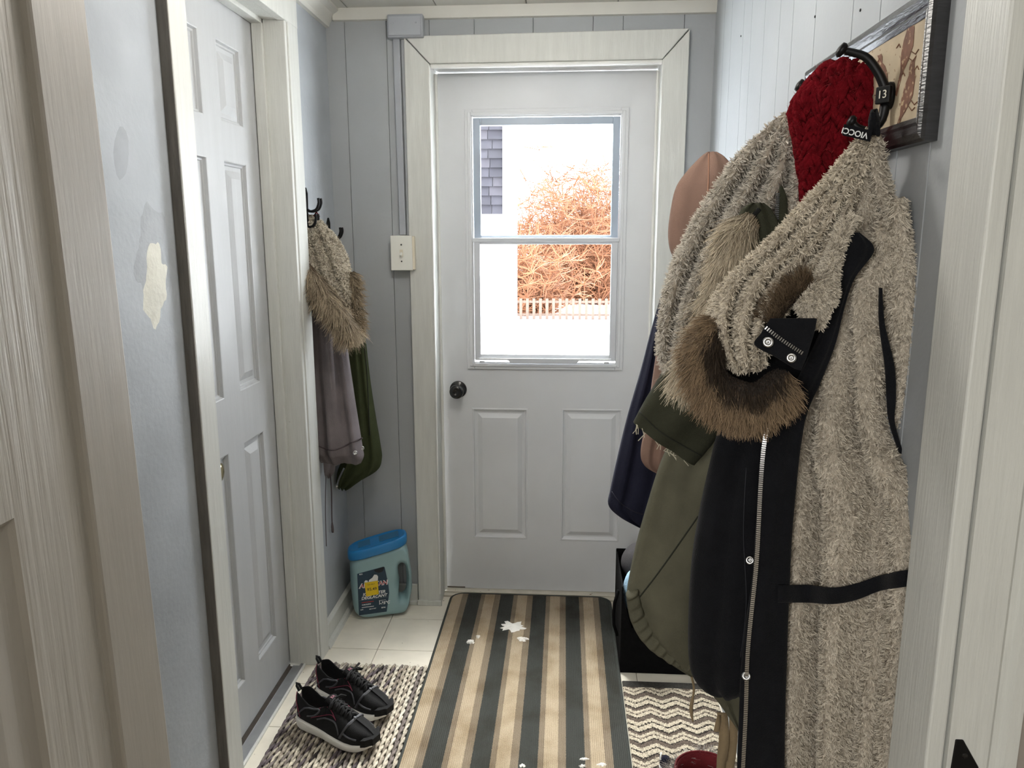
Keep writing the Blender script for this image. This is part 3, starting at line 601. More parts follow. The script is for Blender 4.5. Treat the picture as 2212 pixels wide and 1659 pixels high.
crumb('slush_clump', 'small white slush bit right below the largest smear', 1129, 1381, 11, 5, 2)
crumb('slush_clump', 'small white slush bit on the dark stripe left of the largest smear', 1017, 1387, 9, 5, 3)
crumb('slush_clump', 'tiny white slush bit on the brown stripe, leftmost upper', 1033, 1376, 5, 3, 4)
crumb('paper_scrap', 'white scrap at the bottom of the mat on a dark stripe', 1128, 1654, 7, 4, 5, .003)
crumb('paper_scrap', 'long pale scrap on the mat low at the right', 1262, 1640, 10, 3, 6, .003)
crumb('paper_scrap', 'broad pale scrap at the bottom right of the mat', 1258, 1655, 8, 4, 8, .003)
crumb('paper_scrap', 'pale scrap beside the dark right stripe at the bottom of the mat', 1300, 1652, 12, 4, 9, .003)
# chevron rug on the right
cr_ = thing('chevron_rug', (.36, 1.8, 0), 'cream and brown zigzag woven rug under the hanging coats', 'rug')
B('woven_top', (.205, .7, .0003), (.5, 2.30, .010), chevron_mat(), cr_, .003)
B('dark_border', (.205, 2.30, .0003), (.5, 2.335, .009), mat('dark_border_weave', (48, 46, 42), .95, .4, 120, .8, 200), cr_, .003)
# chenille cord rug on the left: each cord is a twisted braid
cg = thing('cord_rug', (-.64, 1.9, 0), 'rug of thick twisted cream, grey and purple cords under the sneakers', 'rug')
PAL = [(196, 188, 172), (168, 160, 146), (120, 112, 108), (86, 80, 84), (206, 200, 186), (104, 95, 99), (66, 62, 62), (150, 140, 128)]
CM = [mat('cord_yarn_%s' % k, c, .95, .35, 70, .6, 240, spec=.1) for k, c in zip(('cream', 'oat', 'grey', 'plum', 'ivory', 'mauve', 'charcoal', 'beige'), PAL)]
rr = random.Random(11); NC = 28; x0, x1 = -.838, -.452; dx = (x1-x0)/NC
for i in range(NC):
    xc = x0+dx*(i+.5); mb = MB(); L = 1.45; n = 130; m = rr.choice(CM[:2]+CM)
    for st in (0, 1):
        pts = []; rs = []
        for k in range(n):
            t = k/(n-1); ph = t*L/.034*2*math.pi/2+st*math.pi+i*1.7
            pts.append((xc+math.cos(ph)*dx*.22+(t*.0), 2.372-t*L+.004*math.sin(i*2.1)*(t < .05), .0085+math.sin(ph)*.0035)); rs.append(dx*.33*(1+.12*math.sin(k*2.9)))
        mb.tube(pts, rs, 6)
    o = mb.build('cord', rr.choice([CM[0], CM[1], CM[7], CM[2]]), cg, smooth=True); o.data.materials.append(m); h_ = len(o.data.polygons)//2; o.data.polygons.foreach_set('material_index', [0]*h_+[1]*(len(o.data.polygons)-h_))
B('backing', (x0, .93, .0002), (x1, 2.368, .0035), mat('rug_backing', (80, 74, 70), .95), cg, 0)
# storage box with towel and cap
BXC = mat('black_fabric_box', (15, 15, 16), .95, .2, 40, .4, 400, spec=.1)
bx_ = thing('storage_box', (.35, 2.52, 0), 'black fabric storage box on the floor under the coats', 'storage box')
x0, x1, y0, y1, zt = .202, .495, 2.395, 2.70, .312
bb = MB(); t_ = .006
bb.prism([(x0, y0, 0), (x1, y0, 0), (x1, y0, .14), (x0+.12, y0, .145), (x0+.035, y0, .165), (x0+.013, y0, .25), (x0, y0, zt)], (0, t_, 0)).box((x0, y1-t_, 0), (x1, y1, zt+.01)).box((x0, y0+t_, 0), (x0+t_, y1-t_, zt)).box((x1-t_, y0+t_, 0), (x1, y1-t_, zt)).box((x0+t_, y0+t_, 0), (x1-t_, y1-t_, .006))
bb.build('box_body', BXC, bx_, .006)
MB().tube([(x0-.003, 2.5, .25), (x0-.016, 2.5, .2), (x0-.018, 2.5, .16), (x0-.016, 2.5, .12), (x0-.003, 2.5, .08)], .006, 6).build('handle_loop', BXC, bx_, smooth=True)
def cushion(name, c, rx, ry, rz, m, label, cat, seed, amp=.02):
    mb = MB(); nu, nv = 28, 16; V = []
    for i in range(nv+1):
        a = math.pi*i/nv
        for k in range(nu):
            b = 2*math.pi*k/nu; V.append((math.sin(a)*math.cos(b), math.sin(a)*math.sin(b), math.cos(a)))
    V = np.array(V); V = V*(1+.25*snoise(V, 2.5, seed)[:, None]*amp*10+snoise(V, 7, seed+1)[:, None]*amp)
    V = V*np.array([rx, ry, rz])+np.array(c)
    o = mb.add(V, [(i*nu+k, i*nu+(k+1) % nu, (i+1)*nu+(k+1) % nu, (i+1)*nu+k) for i in range(nv) for k in range(nu)]).build(name, m, None, smooth=True)
    return tag(o, label, cat)
cushion('blue_towel', (.250, 2.458, .268), .040, .054, .078, mat('pale_blue_terry', (150, 182, 206), .95, .15, 40, .8, 260), 'pale blue terry towel stuffed in the black storage box', 'towel', 3)
cushion('grey_cap', (.285, 2.595, .315), .072, .075, .07, mat('charcoal_knit', (66, 64, 66), .95, .15, 40, .5, 300), 'charcoal knit cap in the black storage box behind the towel', 'cap', 8, .01)

# ------------------------------------------------------------------ jug of ice melter
JG = thing('ice_melter_jug', (-.69, 2.73, 0), 'pale blue plastic jug with blue lid and navy label in the corner', 'jug')
ja = math.radians(16); JU = np.array([math.cos(ja), math.sin(ja), 0]); JN = np.array([math.sin(ja), -math.cos(ja), 0]); JO = np.array([-.800, 2.690, 0])
def J(u, v, w): return JO+JU*u+JN*w+np.array([0, 0, v])
out = [(.016, .0), (.195, .0), (.212, .012), (.232, .10), (.232, .16), (.214, .288), (.205, .302), (.004, .252), (-.004, .245), (-.004, .13), (.004, .02)]
hole = [(.178, .075), (.186, .068), (.2, .07), (.208, .085), (.212, .14), (.208, .195), (.198, .212), (.184, .208), (.178, .195), (.184, .14)]
def radial(poly, c, n):
    R = []
    for k in range(n):
        a = 2*math.pi*k/n; d = (math.cos(a), math.sin(a)); best = 0
        for (x1_, y1_), (x2_, y2_) in zip(poly, poly[1:]+poly[:1]):
            ex, ey = x2_-x1_, y2_-y1_; den = d[0]*ey-d[1]*ex
            if abs(den) < 1e-12: continue
            t = ((x1_-c[0])*ey-(y1_-c[1])*ex)/den; s = ((x1_-c[0])*d[1]-(y1_-c[1])*d[0])/den
            if t > 0 and -1e-9 <= s <= 1+1e-9: best = max(best, t)
        R.append(best)
    return np.array(R)
cc_ = (.195, .14); NA, NS = 120, 16
ro = radial(out, cc_, NA); rh_ = radial(hole, cc_, NA); k3 = np.ones(5)/5
ro = np.convolve(np.pad(ro, 2, 'wrap'), k3, 'valid'); rh_ = np.convolve(np.pad(rh_, 2, 'wrap'), k3, 'valid')
V = []; 
for sd in (1, -1):
    for s in range(NS+1):
        f = .5-.5*math.cos(math.pi*s/NS)
        for k in range(NA):
            a = 2*math.pi*k/NA; r = ro[k]*(1-f)+rh_[k]*f
            dist = min((ro[k]-r), (r-rh_[k])*.9); q = min(dist/.026, 1); D = .052*math.sqrt(max(0, 1-(1-q)**2))
            V.append(J(cc_[0]+r*math.cos(a), cc_[1]+r*math.sin(a), sd*D-.045))
nb = (NS+1)*NA; Fc = []
for sd in (0, 1):
    for s in range(NS):
        for k in range(NA): Fc.append((sd*nb+s*NA+k, sd*nb+s*NA+(k+1) % NA, sd*nb+(s+1)*NA+(k+1) % NA, sd*nb+(s+1)*NA+k))
for k in range(NA):
    for s in (0, NS): Fc.append((s*NA+k, s*NA+(k+1) % NA, nb+s*NA+(k+1) % NA, nb+s*NA+k))
JUGB = mat('pale_blue_plastic', (142, 172, 176), .4, .05, 10)
MB().add(V, Fc).build('jug_body', JUGB, JG, smooth=True)
# lid: rounded slab following the sloping shoulder
LID = mat('blue_plastic', (38, 124, 186), .35, .05, 10)
lp = []
for k in range(40):
    a = 2*math.pi*k/40; cu, cw = math.copysign(abs(math.cos(a))**.55, math.cos(a)), math.copysign(abs(math.sin(a))**.7, math.sin(a))
    lp.append((.103+cu*.112, cw*.057-.045))
lv = lambda u: .243+(u/.21)*.048
L_ = MB(); V = []; rings = [(1.0, 0), (1.02, .004), (1.02, .026), (1.0, .034), (.93, .038), (.90, .0345), (.6, .036)]
for sc_, dz in rings:
    for u, w_ in lp: uu = .103+(u-.103)*sc_; V.append(J(uu, lv(uu)+dz, -.045+(w_+.045)*sc_))
Fc = [(i*40+k, i*40+(k+1) % 40, (i+1)*40+(k+1) % 40, (i+1)*40+k) for i in range(len(rings)-1) for k in range(40)]+[tuple(range(39, -1, -1)), tuple(6*40+k for k in range(40))]
lid = L_.add(V, Fc).build('lid', LID, JG, smooth=True)
LID2 = mat('dark_blue_plastic', (46, 108, 150), .4)
for ua, ub in ((.03, .075), (.11, .185)):
    MB().prism([J(ua, lv(ua)+.036, -.075), J(ub, lv(ub)+.036, -.075), J(ub, lv(ub)+.036, -.02), J(ua, lv(ua)+.036, -.02)], (0, 0, .003)).build('lid_flap', LID2, lid, .001)
# label and lettering, flat on the front face
WF = .0078
def jq(pts, w_, m, name, par, th=.0006): return MB().prism([J(u, v, w_) for u, v in pts], JN*th).build(name, m, par)
lab = jq([(.022, .024), (.128, .028), (.140, .105), (.138, .14), (.126, .212), (.122, .215), (.022, .195)], WF, mat('navy_label', (34, 58, 76), .5, .25, 16), 'label', JG)
jq([(.085, .206), (.091, .196), (.104, .192), (.118, .196), (.124, .210), (.121, .214)], WF+.0007, mat('label_dark', (16, 24, 32), .5), 'label_badge', lab)
WT = mat('label_white', (232, 234, 234), .5); RD = mat('label_red', (170, 44, 42), .5)
jq([(.062, .155), (.066, .166), (.078, .174), (.086, .186), (.096, .184), (.1, .176), (.098, .158)], WF+.0007, WT, 'animal_picture', lab); jq([(.046, .158), (.052, .166), (.06, .164), (.062, .156)], WF+.0007, WT, 'animal_picture', lab)
zU = (0, 0, 1); sl = tuple(JU+np.array([0, 0, .06]))
for s_, sz, u, v, m_, sh_, bo in (('ALASKAN', .0245, .081, .146, WT, .2, .0016), ('ALASKAN', .0235, .081, .146, RD, .2, .0001), ('ICE MELTER', .0165, .082, .110, WT, .25, .0004), ('DÉGLAÇANT', .0165, .082, .095, WT, .25, .0004), ('-35°C', .0155, .122, .066, WT, .2, .0005),
                              ('PURE BLEND', .006, .052, .066, WT, 0, .0002), ('WORKS TO', .005, .113, .077, WT, 0, 0), ('ECO', .006, .036, .192, WT, 0, .0002), ('PRO GRADE', .0045, .105, .203, WT, 0, .0001), ('SAFE', .005, .034, .046, WT, 0, .0001), ('MELTS FAST', .005, .075, .046, WT, 0, .0001), ('5.0 kg', .0065, .116, .047, WT, 0, .0003)):
    off_ = .0009 if m_ is WT else .0016
    text(s_, sz, m_, lab, J(u, v, WF+off_), sl, zU, ext=.0002, shear=sh_, bold=bo)
jq([(.034, .0735), (.08, .0755), (.08, .0785), (.034, .0765)], WF+.0007, RD, 'label_rule', lab, .0004); jq([(.034, .054), (.08, .0555), (.08, .0575), (.034, .056)], WF+.0007, WT, 'label_rule', lab, .0004); jq([(.026, .084), (.134, .0885), (.134, .0893), (.026, .0848)], WF+.0007, mat('label_line', (110, 125, 135), .5), 'label_rule', lab, .0004)
MB().tube([J(.102, .061, WF+.001), J(.1025, .078, WF+.001)], .0012, 6).build('thermometer_mark', WT, lab)
st_ = jq([(.052, .100), (.100, .105), (.0985, .161), (.048, .157)], WF+.0022, mat('yellow_sticker', (226, 192, 20), .5), 'price_sticker', JG, .0005)
PB = mat('sticker_ink', (70, 62, 30), .6)
text('$5.49', .0165, PB, st_, J(.075, .128, WF+.003), sl, zU, ext=.0001, bold=.0002); text('ICE MELT', .007, PB, st_, J(.073, .148, WF+.003), sl, zU, ext=.0001)

# ------------------------------------------------------------------ sneakers
SBK = mat('black_mesh_upper', (15, 15, 17), .75, .3, 120, .5, 600, spec=.3); SGR = mat('grey_overlay', (66, 67, 72), .55, .1, 30); SLG = mat('light_grey_trim', (120, 122, 128), .5, .1)
SPK = mat('plum_piping', (122, 34, 62), .5); SOLE = mat('white_foam_sole', (226, 224, 218), .6, .05, 20, .3, 120); SIN = mat('black_lining', (8, 8, 9), .95)
def make_shoe(label, heel, toe):
    heel = np.array(heel); toe = np.array(toe); fx = unit(toe-heel); sy = np.cross([0, 0, 1], fx); LN = .285; ZB = .0155
    t = thing('sneaker', tuple(heel)+(0,) if len(heel) == 2 else tuple(heel), label, 'shoe', 'pair of black sneakers')
    W = lambda s, y, z: heel+fx*s+sy*y+np.array([0, 0, ZB+z])
    S = np.array([0, .012, .03, .06, .09, .12, .15, .18, .21, .235, .258, .275, .285])
    HW = np.array([.012, .028, .033, .034, .034, .035, .040, .044, .046, .044, .037, .025, .008])
    def hw(s): return np.interp(s, S, HW)
    top = lambda s: np.interp(s, [0, .02, .06, .09, .12, .135, .16, .20, .235, .262, .285], [.088, .09, .068, .066, .08, .092, .083, .066, .054, .044, .03])
    # sole
    V = []; n = 40; ns = []
    for k in range(n): ns.append(k)
    path = [(s, hw(s)+.006) for s in np.linspace(.0, .285, 20)]
    loop = [(s-.004 if i == 0 else s, y) for i, (s, y) in enumerate(path)]+[(s, -y) for s, y in reversed(path)]
    zt_ = lambda s: np.interp(s, [0, .05, .12, .2, .26, .285], [.034, .031, .024, .022, .024, .03]); zb_ = lambda s: np.interp(s, [0, .03, .2, .25, .285], [.008, 0, 0, .004, .016])
    V = []; 
    for fr, sc_ in ((0, .94), (.15, 1.0), (.8, 1.01), (1, .97)):
        for s, y in loop: V.append(W(s, y*sc_, zb_(s)*(1-fr)+zt_(s)*fr-.0155+.0))
    m_ = len(loop); Fc = [(i*m_+k, i*m_+(k+1) % m_, (i+1)*m_+(k+1) % m_, (i+1)*m_+k) for i in range(3) for k in range(m_)]+[tuple(range(m_-1, -1, -1)), tuple(3*m_+k for k in range(m_))]
    MB().add(V, Fc).build('sole', SOLE, t, smooth=True)
    # toe bumper
    mb = MB(); V = []; ks = np.linspace(.262, .289, 8); lp_ = [(s, hw(min(s, .284))*1.02+.0075) for s in ks]+[(s, -hw(min(s, .284))*1.02-.0075) for s in ks[::-1]]
    for z in (.008, .03):
        for s, y in lp_: V.append(W(s+.004, y, z+.0))
    q_ = len(lp_); mb.add(V, [(k, (k+1) % q_, q_+(k+1) % q_, q_+k) for k in range(q_)]+[tuple(range(q_-1, -1, -1)), tuple(q_+k for k in range(q_))]).build('toe_bumper', SBK, t, .002)
    # upper: outside walls, with the foot opening sunk between the collar edges
    ss = np.concatenate([np.linspace(0, .14, 30), np.linspace(.146, .285, 24)]); K = 10; Mi = 13; V = []
    def section(s):
        h_, tp, z0 = hw(s), top(s), .008; P = []
        op = s < .125
        yc = min(h_*.72, .026) if op else h_*.35
        for k in range(K):
            f = k/(K-1); a = f*math.pi/2
            P.append((h_*(1-f)**.0*(math.cos(a)**.55 if not op else 1)*(1 if not op else 1-.28*f**2)+(0), z0+(tp-z0)*(math.sin(a)**(1.1 if not op else 1.0))*(1 if op else .93)))
        if op:
            ye = P[-1][0]; ins = [(ye*(1-.06), tp-.003), (ye*.86, tp-.014), (ye*.8, .035), (ye*.75, .018), (ye*.4, .014), (0, .013)]
        else:
            ye = P[-1][0]; ze = P[-1][1]; ins = [(ye*(1-(q+1)/6), ze+(tp-ze)*math.sin((q+1)/6*math.pi/2)) for q in range(6)]
        L_ = P+ins
        return L_+[(-y, z) for y, z in reversed(L_[:-1])]
    V = []; 
    for s in ss:
        sec = section(s); V += [W(s, y, z) for y, z in sec]
    c_ = len(sec); Fc = [(i*c_+k, i*c_+k+1, (i+1)*c_+k+1, (i+1)*c_+k) for i in range(len(ss)-1) for k in range(c_-1)]
    Fc += [tuple(range(c_)), tuple((len(ss)-1)*c_+k for k in range(c_-1, -1, -1))]
    MB().add(V, Fc).build('upper', SBK, t, smooth=True)
    # tongue
    V = []; tg = [(.118, .100, .020), (.126, .104, .021), (.14, .096, .021), (.16, .086, .02), (.19, .072, .017)]
    for s, z, h_ in tg:
        for y, dz in ((-h_, -.006), (-h_*.5, 0), (0, .002), (h_*.5, 0), (h_, -.006)): V.append(W(s, y, z+dz))
    tn = MB().add(V, [(i*5+k, i*5+k+1, (i+1)*5+k+1, (i+1)*5+k) for i in range(4) for k in range(4)]).build('tongue', SBK, t, smooth=True)
    so = tn.modifiers.new('thick', 'SOLIDIFY'); so.thickness = .005
    text('AV', .012, SPK, tn, W(.133, 0, .1025), sy*-1, fx*-.85+np.array([0, 0, .5]), ext=.0003, bold=.0003)
    # laces: crossing bars and ends
    la = MB()
    for i, s in enumerate(np.linspace(.142, .205, 6)):
        z = float(np.interp(s, [.14, .205], [.096, .069])); h_ = .024-.006*i/5
        la.tube([W(s, -h_, z-.012), W(s+.004, -h_*.5, z-.001), W(s+.006*(-1)**i, 0, z+.002), W(s+.004, h_*.5, z-.001), W(s, h_, z-.012)], .0028, 6)
        if i < 5: la.tube([W(s, -h_, z-.011), W(s+.007, 0, z+.001), W(s+.013, h_*.95, z-.014)], .0026, 6); la.tube([W(s, h_, z-.011), W(s+.007, 0, z+.003), W(s+.013, -h_*.95, z-.014)], .0026, 6)
    for sg in (-1, 1): la.tube([W(.142, 0, .1), W(.148, sg*.018, .104), W(.156, sg*.03, .096), W(.15, sg*.034, .088), W(.142, sg*.016, .097)], .0026, 6)
    la.build('laces', mat('black_lace', (22, 22, 24), .8, .2, 200), t, smooth=True)
    # overlays on both flanks, toe strap, piping, pull tab
    def flank(sg, s, f, lift=.0012):
        sec = section(s); y, z = sec[0][0], 0; k = f*(K-1); i = int(min(k, K-2)); q = k-i; a, b = sec[i], sec[i+1]
        return W(s, sg*(a[0]*(1-q)+b[0]*q+lift), a[1]*(1-q)+b[1]*q+lift*.3)
    for sg in (-1, 1):
        for pts, r_, m_, nm in (([(.02, .15), (.05, .55), (.085, .78), (.1, .80), (.108, .7), (.1, .55), (.085, .42), (.06, .3)], .0028, SGR, 'side_overlay'), ([(.1, .32), (.13, .42), (.165, .5), (.18, .42), (.19, .2)], .0026, SGR, 'side_overlay'),
                                ([(.075, .3), (.11, .45), (.15, .62), (.17, .6)], .0011, SPK, 'piping'), ([(.105, .88), (.125, .85), (.15, .74), (.172, .58)], .0012, SPK, 'piping'), ([(.004, .9), (.012, .5), (.03, .12)], .0014, SPK, 'piping')):
            q = resample(np.array([flank(sg, *p_) for p_ in pts]), 16); MB().tube(q, r_, 6, flat=1).build(nm, m_, t, smooth=True)
        q = resample(np.array([flank(sg, *p_) for p_ in [(.195, .12), (.205, .4), (.212, .7), (.214, .98)]]), 12); MB().tube(q, .0048, 6, flat=.7).build('toe_overlay', SGR, t, smooth=True)
        q = resample(np.array([flank(sg, *p_) for p_ in [(.205, .35), (.225, .3), (.25, .3)]]), 10); MB().tube(q, .004, 6, flat=.7).build('toe_overlay', SGR, t, smooth=True)
    q = resample(np.array([flank(-1, .212, .75), flank(-1, .214, 1), W(.215, 0, top(.215)+.002), flank(1, .214, 1), flank(1, .212, .75)]), 16); MB().tube(q, .005, 6, flat=.7).build('toe_strap', SLG, t, smooth=True)
    MB().tube([W(.004, -.005, .084), W(-.006, -.005, .098), W(-.012, 0, .102), W(-.006, .005, .098), W(.004, .005, .084)], .004, 6).build('pull_tab', SBK, t, smooth=True)
    return t
pa = onZ(640, 1518, .02); pb = onZ(826, 1597, .02)
make_shoe('black sneaker with plum piping nearer the camera on the cord rug', (-.784, 2.050, .0165), (-.508, 1.918, .0165))
make_shoe('black sneaker with plum piping behind its mate, nearer the jug', (-.772, 2.202, .0165), (-.498, 2.058, .0165))
# fluffy boot at the bottom edge of the picture
bt = thing('snow_boot', (.32, 1.45, 0), 'fur-cuffed boot with dark red lining beside the canvas straps', 'boot')
bc = onZ(1523, 1668, .30); bc = np.array([bc[0], bc[1], .002])
RLN = mat('dark_red_lining', (98, 14, 24), .9, .15, 60, .4, 300)
prof_o = [(.05, .01), (.056, .06), (.058, .15), (.064, .24), (.068, .29), (.066, .30), (.060, .295), (.055, .24), (.05, .12), (.04, .03)]
sh_ = MB().lathe(prof_o[:6], bc, (0, 0, 1), 36); sh_.f = sh_.f[:-1]; sh_.build('boot_shaft', mat('grey_suede', (96, 92, 90), .9, .15, 40, .4, 200), bt, smooth=True)
bo_ = MB().lathe([(.0655, .301), (.060, .3005), (.055, .25), (.05, .12), (.04, .03)], bc, (0, 0, 1), 36); bo_.f = bo_.f[:-2]; bo_.build('lining', RLN, bt, smooth=True)
MB().tube([tuple(bc+np.array([.065*math.cos(a), .065*math.sin(a), .301])) for a in np.linspace(0, 6.283, 36, endpoint=False)], .0028, 6, closed=True).build('rim_binding', RLN, bt, smooth=True)
fo = MB().tube([tuple(bc+np.array([0, -.05, .068])), tuple(bc+np.array([0, -.13, .06])), tuple(bc+np.array([0, -.19, .045]))], [.052, .045, .028], 16).build('boot_foot', mat('grey_suede', (96, 92, 90)), bt, smooth=True)
MB().box(tuple(bc+np.array([-.05, -.2, .009])), tuple(bc+np.array([.05, .06, .02]))).build('boot_sole', mat('black_rubber', (20, 20, 20), .8), bt, .008)
aa = RNG.uniform(0, 6.283, 420); zz = RNG.uniform(.225, .295, 420); Pn = np.stack([np.cos(aa), np.sin(aa), 0*aa], 1); Pp = bc+Pn*.067+np.stack([0*aa, 0*aa, zz], 1)
strands('fur_cuff', bt, Pp, Pn, Pn+np.array([0, 0, .5])+RNG.normal(size=Pn.shape)*.5, .03, .0016, 7, .008, ((92, 86, 84), (206, 202, 196), .12), segs=4, curl=.8, conv=.5, m=FUR)
tgp = onZ(1437, 1645, .27)
tg_ = thing('toggle', tuple(tgp), 'navy and white cord toggle beside the fur cuff', 'toggle')
MB().lathe([(.008, -.014), (.011, -.008), (.011, .006), (.008, .012)], tgp, (.3, -.1, 1), 16).build('toggle_barrel', NAVY, tg_, smooth=True); MB().lathe([(.007, -.022), (.009, -.018), (.009, -.01), (.006, -.008)], tgp, (.3, -.1, 1), 16).build('toggle_cap', WT, tg_, smooth=True)
MB().tube([tgp+np.array([.03, 0, -.02]), tgp+np.array([.012, 0, -.016]), tgp+np.array([0, 0, 0]), tgp+np.array([-.012, 0, .006]), tgp+np.array([-.008, .012, .014])], .002, 6).build('cord', WT, tg_, smooth=True)
for o in ('toggle',): bpy.data.objects[o].parent = None

# ------------------------------------------------------------------ things on the walls
RB = mat('grey_painted_box', (160, 164, 170), .4, .04)
jb0, jb1 = onY(836, 80, YF-.05), onY(912, 28, YF-.05)
jn = thing('junction_box', (jb0[0], YF, jb0[2]), 'grey painted electrical junction box at the ceiling left of the door', 'junction box')
B('box_body', (jb0[0], YF-.045, jb0[2]), (jb1[0], YF, jb1[2]), RB, jn, .004); B('cover_plate', (jb0[0]+.004, YF-.05, jb0[2]+.005), (jb1[0]-.006, YF-.045, jb1[2]-.006), RB, jn, .004)
for px, py in ((848, 50), (898, 48)): MB().lathe([(.003, 0), (.0025, .0015), (.001, .002)], onY(px, py, YF-.05), (0, -1, 0), 10).build('screw', RB, jn)
r0, r1 = onY(850, 82, YF), onY(872, 508, YF)
rw = thing('wire_raceway', (r1[0], YF, r1[2]), 'grey painted cable raceway running from junction box to light switch', 'raceway')
MB().prism([(r0[0], YF-.018, r0[2]), (r0[0]+.025, YF-.018, r0[2]), (r1[0]+.012, YF-.018, r1[2]), (r1[0]-.012, YF-.018, r1[2])], (0, .018, 0)).build('cover_channel', RB, rw, .003)
MB().prism([(r0[0]+.028, YF-.010, r0[2]), (r0[0]+.046, YF-.010, r0[2]), (r1[0]+.03, YF-.010, r1[2]), (r1[0]+.015, YF-.010, r1[2])], (0, .010, 0)).build('side_batten', WALL, rw, .002)
s0, s1 = onY(845, 583, YF-.045), onY(892, 510, YF-.045)
sw_ = thing('light_switch', (s0[0], YF, s0[2]), 'ivory toggle light switch on a surface box beside the door', 'light switch')
IV = mat('ivory_plastic', (222, 214, 194), .35, .03); IV2 = mat('white_switch_plate', (226, 226, 218), .3, .02)
B('surface_box', (s0[0]+.004, YF-.04, s0[2]), (s1[0]+.004, YF, s1[2]), IV, sw_, .003); B('cover_plate', (s0[0], YF-.046, s0[2]-.002), (s1[0]-.004, YF-.04, s1[2]+.002), IV2, sw_, .0025)
sc = ((s0[0]+s1[0])/2-.002, YF-.046, (s0[2]+s1[2])/2)
B('toggle_slot', (sc[0]-.006, sc[1]-.0015, sc[2]-.013), (sc[0]+.006, sc[1], sc[2]+.013), IV, sw_, .001); MB().obox((sc[0], sc[1]-.007, sc[2]-.005), (1, 0, 0), (0, .8, .6), (0, -.6, .8), .004, .009, .004).build('toggle', IV2, sw_, .001)
for dz in (-.03, .03): MB().lathe([(.003, 0), (.0025, .001), (.001, .0012)], (sc[0], sc[1], sc[2]+dz), (0, -1, 0), 10).build('screw', mat('dull_screw', (70, 70, 70)), sw_)
# wire hooks on the left wall
def wire_hook(px, py, label):
    c = onX(px, py, XL); y, z = c[1], c[2]; t = thing('wall_hook', (XL, y, z), label, 'wall hook', 'black wire hooks on the left wall')
    MB().tube([(XL+.004, y, z-.075), (XL+.004, y-.006, z-.02), (XL+.004, y-.010, z+.03), (XL+.004, y, z+.045), (XL+.004, y+.010, z+.03), (XL+.004, y+.006, z-.02), (XL+.004, y+.001, z-.07)], .0038, 8).build('back_loop', BLACKM, t, smooth=True)
    for dz, ln in ((0, .05), (-.05, .038)):
        for dy in (-.012, .012):
            q = [(XL+.004, y, z-.02+dz), (XL+ln*.35, y+dy*.7, z-.028+dz), (XL+ln*.8, y+dy, z-.022+dz), (XL+ln, y+dy*1.1, z-.002+dz), (XL+ln*.98, y+dy*1.1, z+.014+dz)]
            MB().tube(resample(np.array(q), 14), .0042, 8).build('prong', BLACKM, t, smooth=True)
wire_hook(659, 438, 'black wire hook on the left wall holding the mauve parka'); wire_hook(708, 500, 'black wire hook nearer the far corner holding the olive jacket')

cl_ = thing('ceiling_lamp', (-.2, 1.75, ZC), 'flush white dome lamp on the hall ceiling', 'ceiling lamp')  # invented dome fixture around the added hall fill light
MB().lathe([(.10, 0), (.10, -.02), (.09, -.025)], (-.2, 1.75, ZC), (0, 0, 1), 28).build('base', TRIM, cl_)
lg = bpy.data.materials.new('lit_dome'); lg.use_nodes = True; lg.node_tree.nodes['Principled BSDF'].inputs['Emission Color'].default_value = (1, .95, .88, 1); lg.node_tree.nodes['Principled BSDF'].inputs['Emission Strength'].default_value = 3
MB().lathe([(.085, -.025), (.08, -.05), (.06, -.068), (.03, -.075), (.002, -.077)], (-.2, 1.75, ZC), (0, 0, 1), 28).build('shade', lg, cl_, smooth=True)
# picture with coat hooks on the right wall
pf0, pf1, pz0, pz1 = 1.131, 1.702, 1.587, 1.79; XF = .486
rk = thing('picture_coat_rack', (XR, 1.42, pz0), 'bird print in a black frame with numbered iron coat hooks', 'coat rack')
PFM = mat('worn_black_frame', (38, 38, 40), .3, .35, 40, .3, 60, stretch=(1, 1, 6), spec=.7); FRW = .036
def bar(p0, p1, inward, nm='frame_bar'):
    p0, p1, inward = map(np.array, (p0, p1, inward)); prof_ = [(0, XR), (0, XF+.004), (.004, XF), (.012, XF-.002), (.02, XF), (.024, XF+.003), (.028, XF+.002), (FRW, XF+.006), (FRW, XR)]
    d = unit(p1-p0); V = []
    for e, sgn in ((p0, 1), (p1, -1)):
        for a, x in prof_: q = e+inward*a+d*a*sgn; V.append((x, q[1], q[2]))
    n = len(prof_); return MB().add(V, [(k, (k+1) % n, n+(k+1) % n, n+k) for k in range(n)]+[tuple(range(n)), tuple(range(2*n-1, n-1, -1))]).build(nm, PFM, rk)
bar((0, pf0, pz1), (0, pf1, pz1), (0, 0, -1)); bar((0, pf1, pz0), (0, pf0, pz0), (0, 0, 1)); bar((0, pf0, pz0), (0, pf0, pz1), (0, 1, 0)); bar((0, pf1, pz1), (0, pf1, pz0), (0, -1, 0))
pr = B('print_sheet', (XF+.007, pf0+FRW, pz0+FRW), (XR-.002, pf1-FRW, pz1-FRW), mat('cream_print', (178, 162, 136), .7, .12, 18, spots=((120, 92, 68), 90, .66)), rk, 0)
BRD = mat('brown_bird_ink', (112, 74, 54), .7, .3, 60, spots=((176, 150, 118), 120, .60))
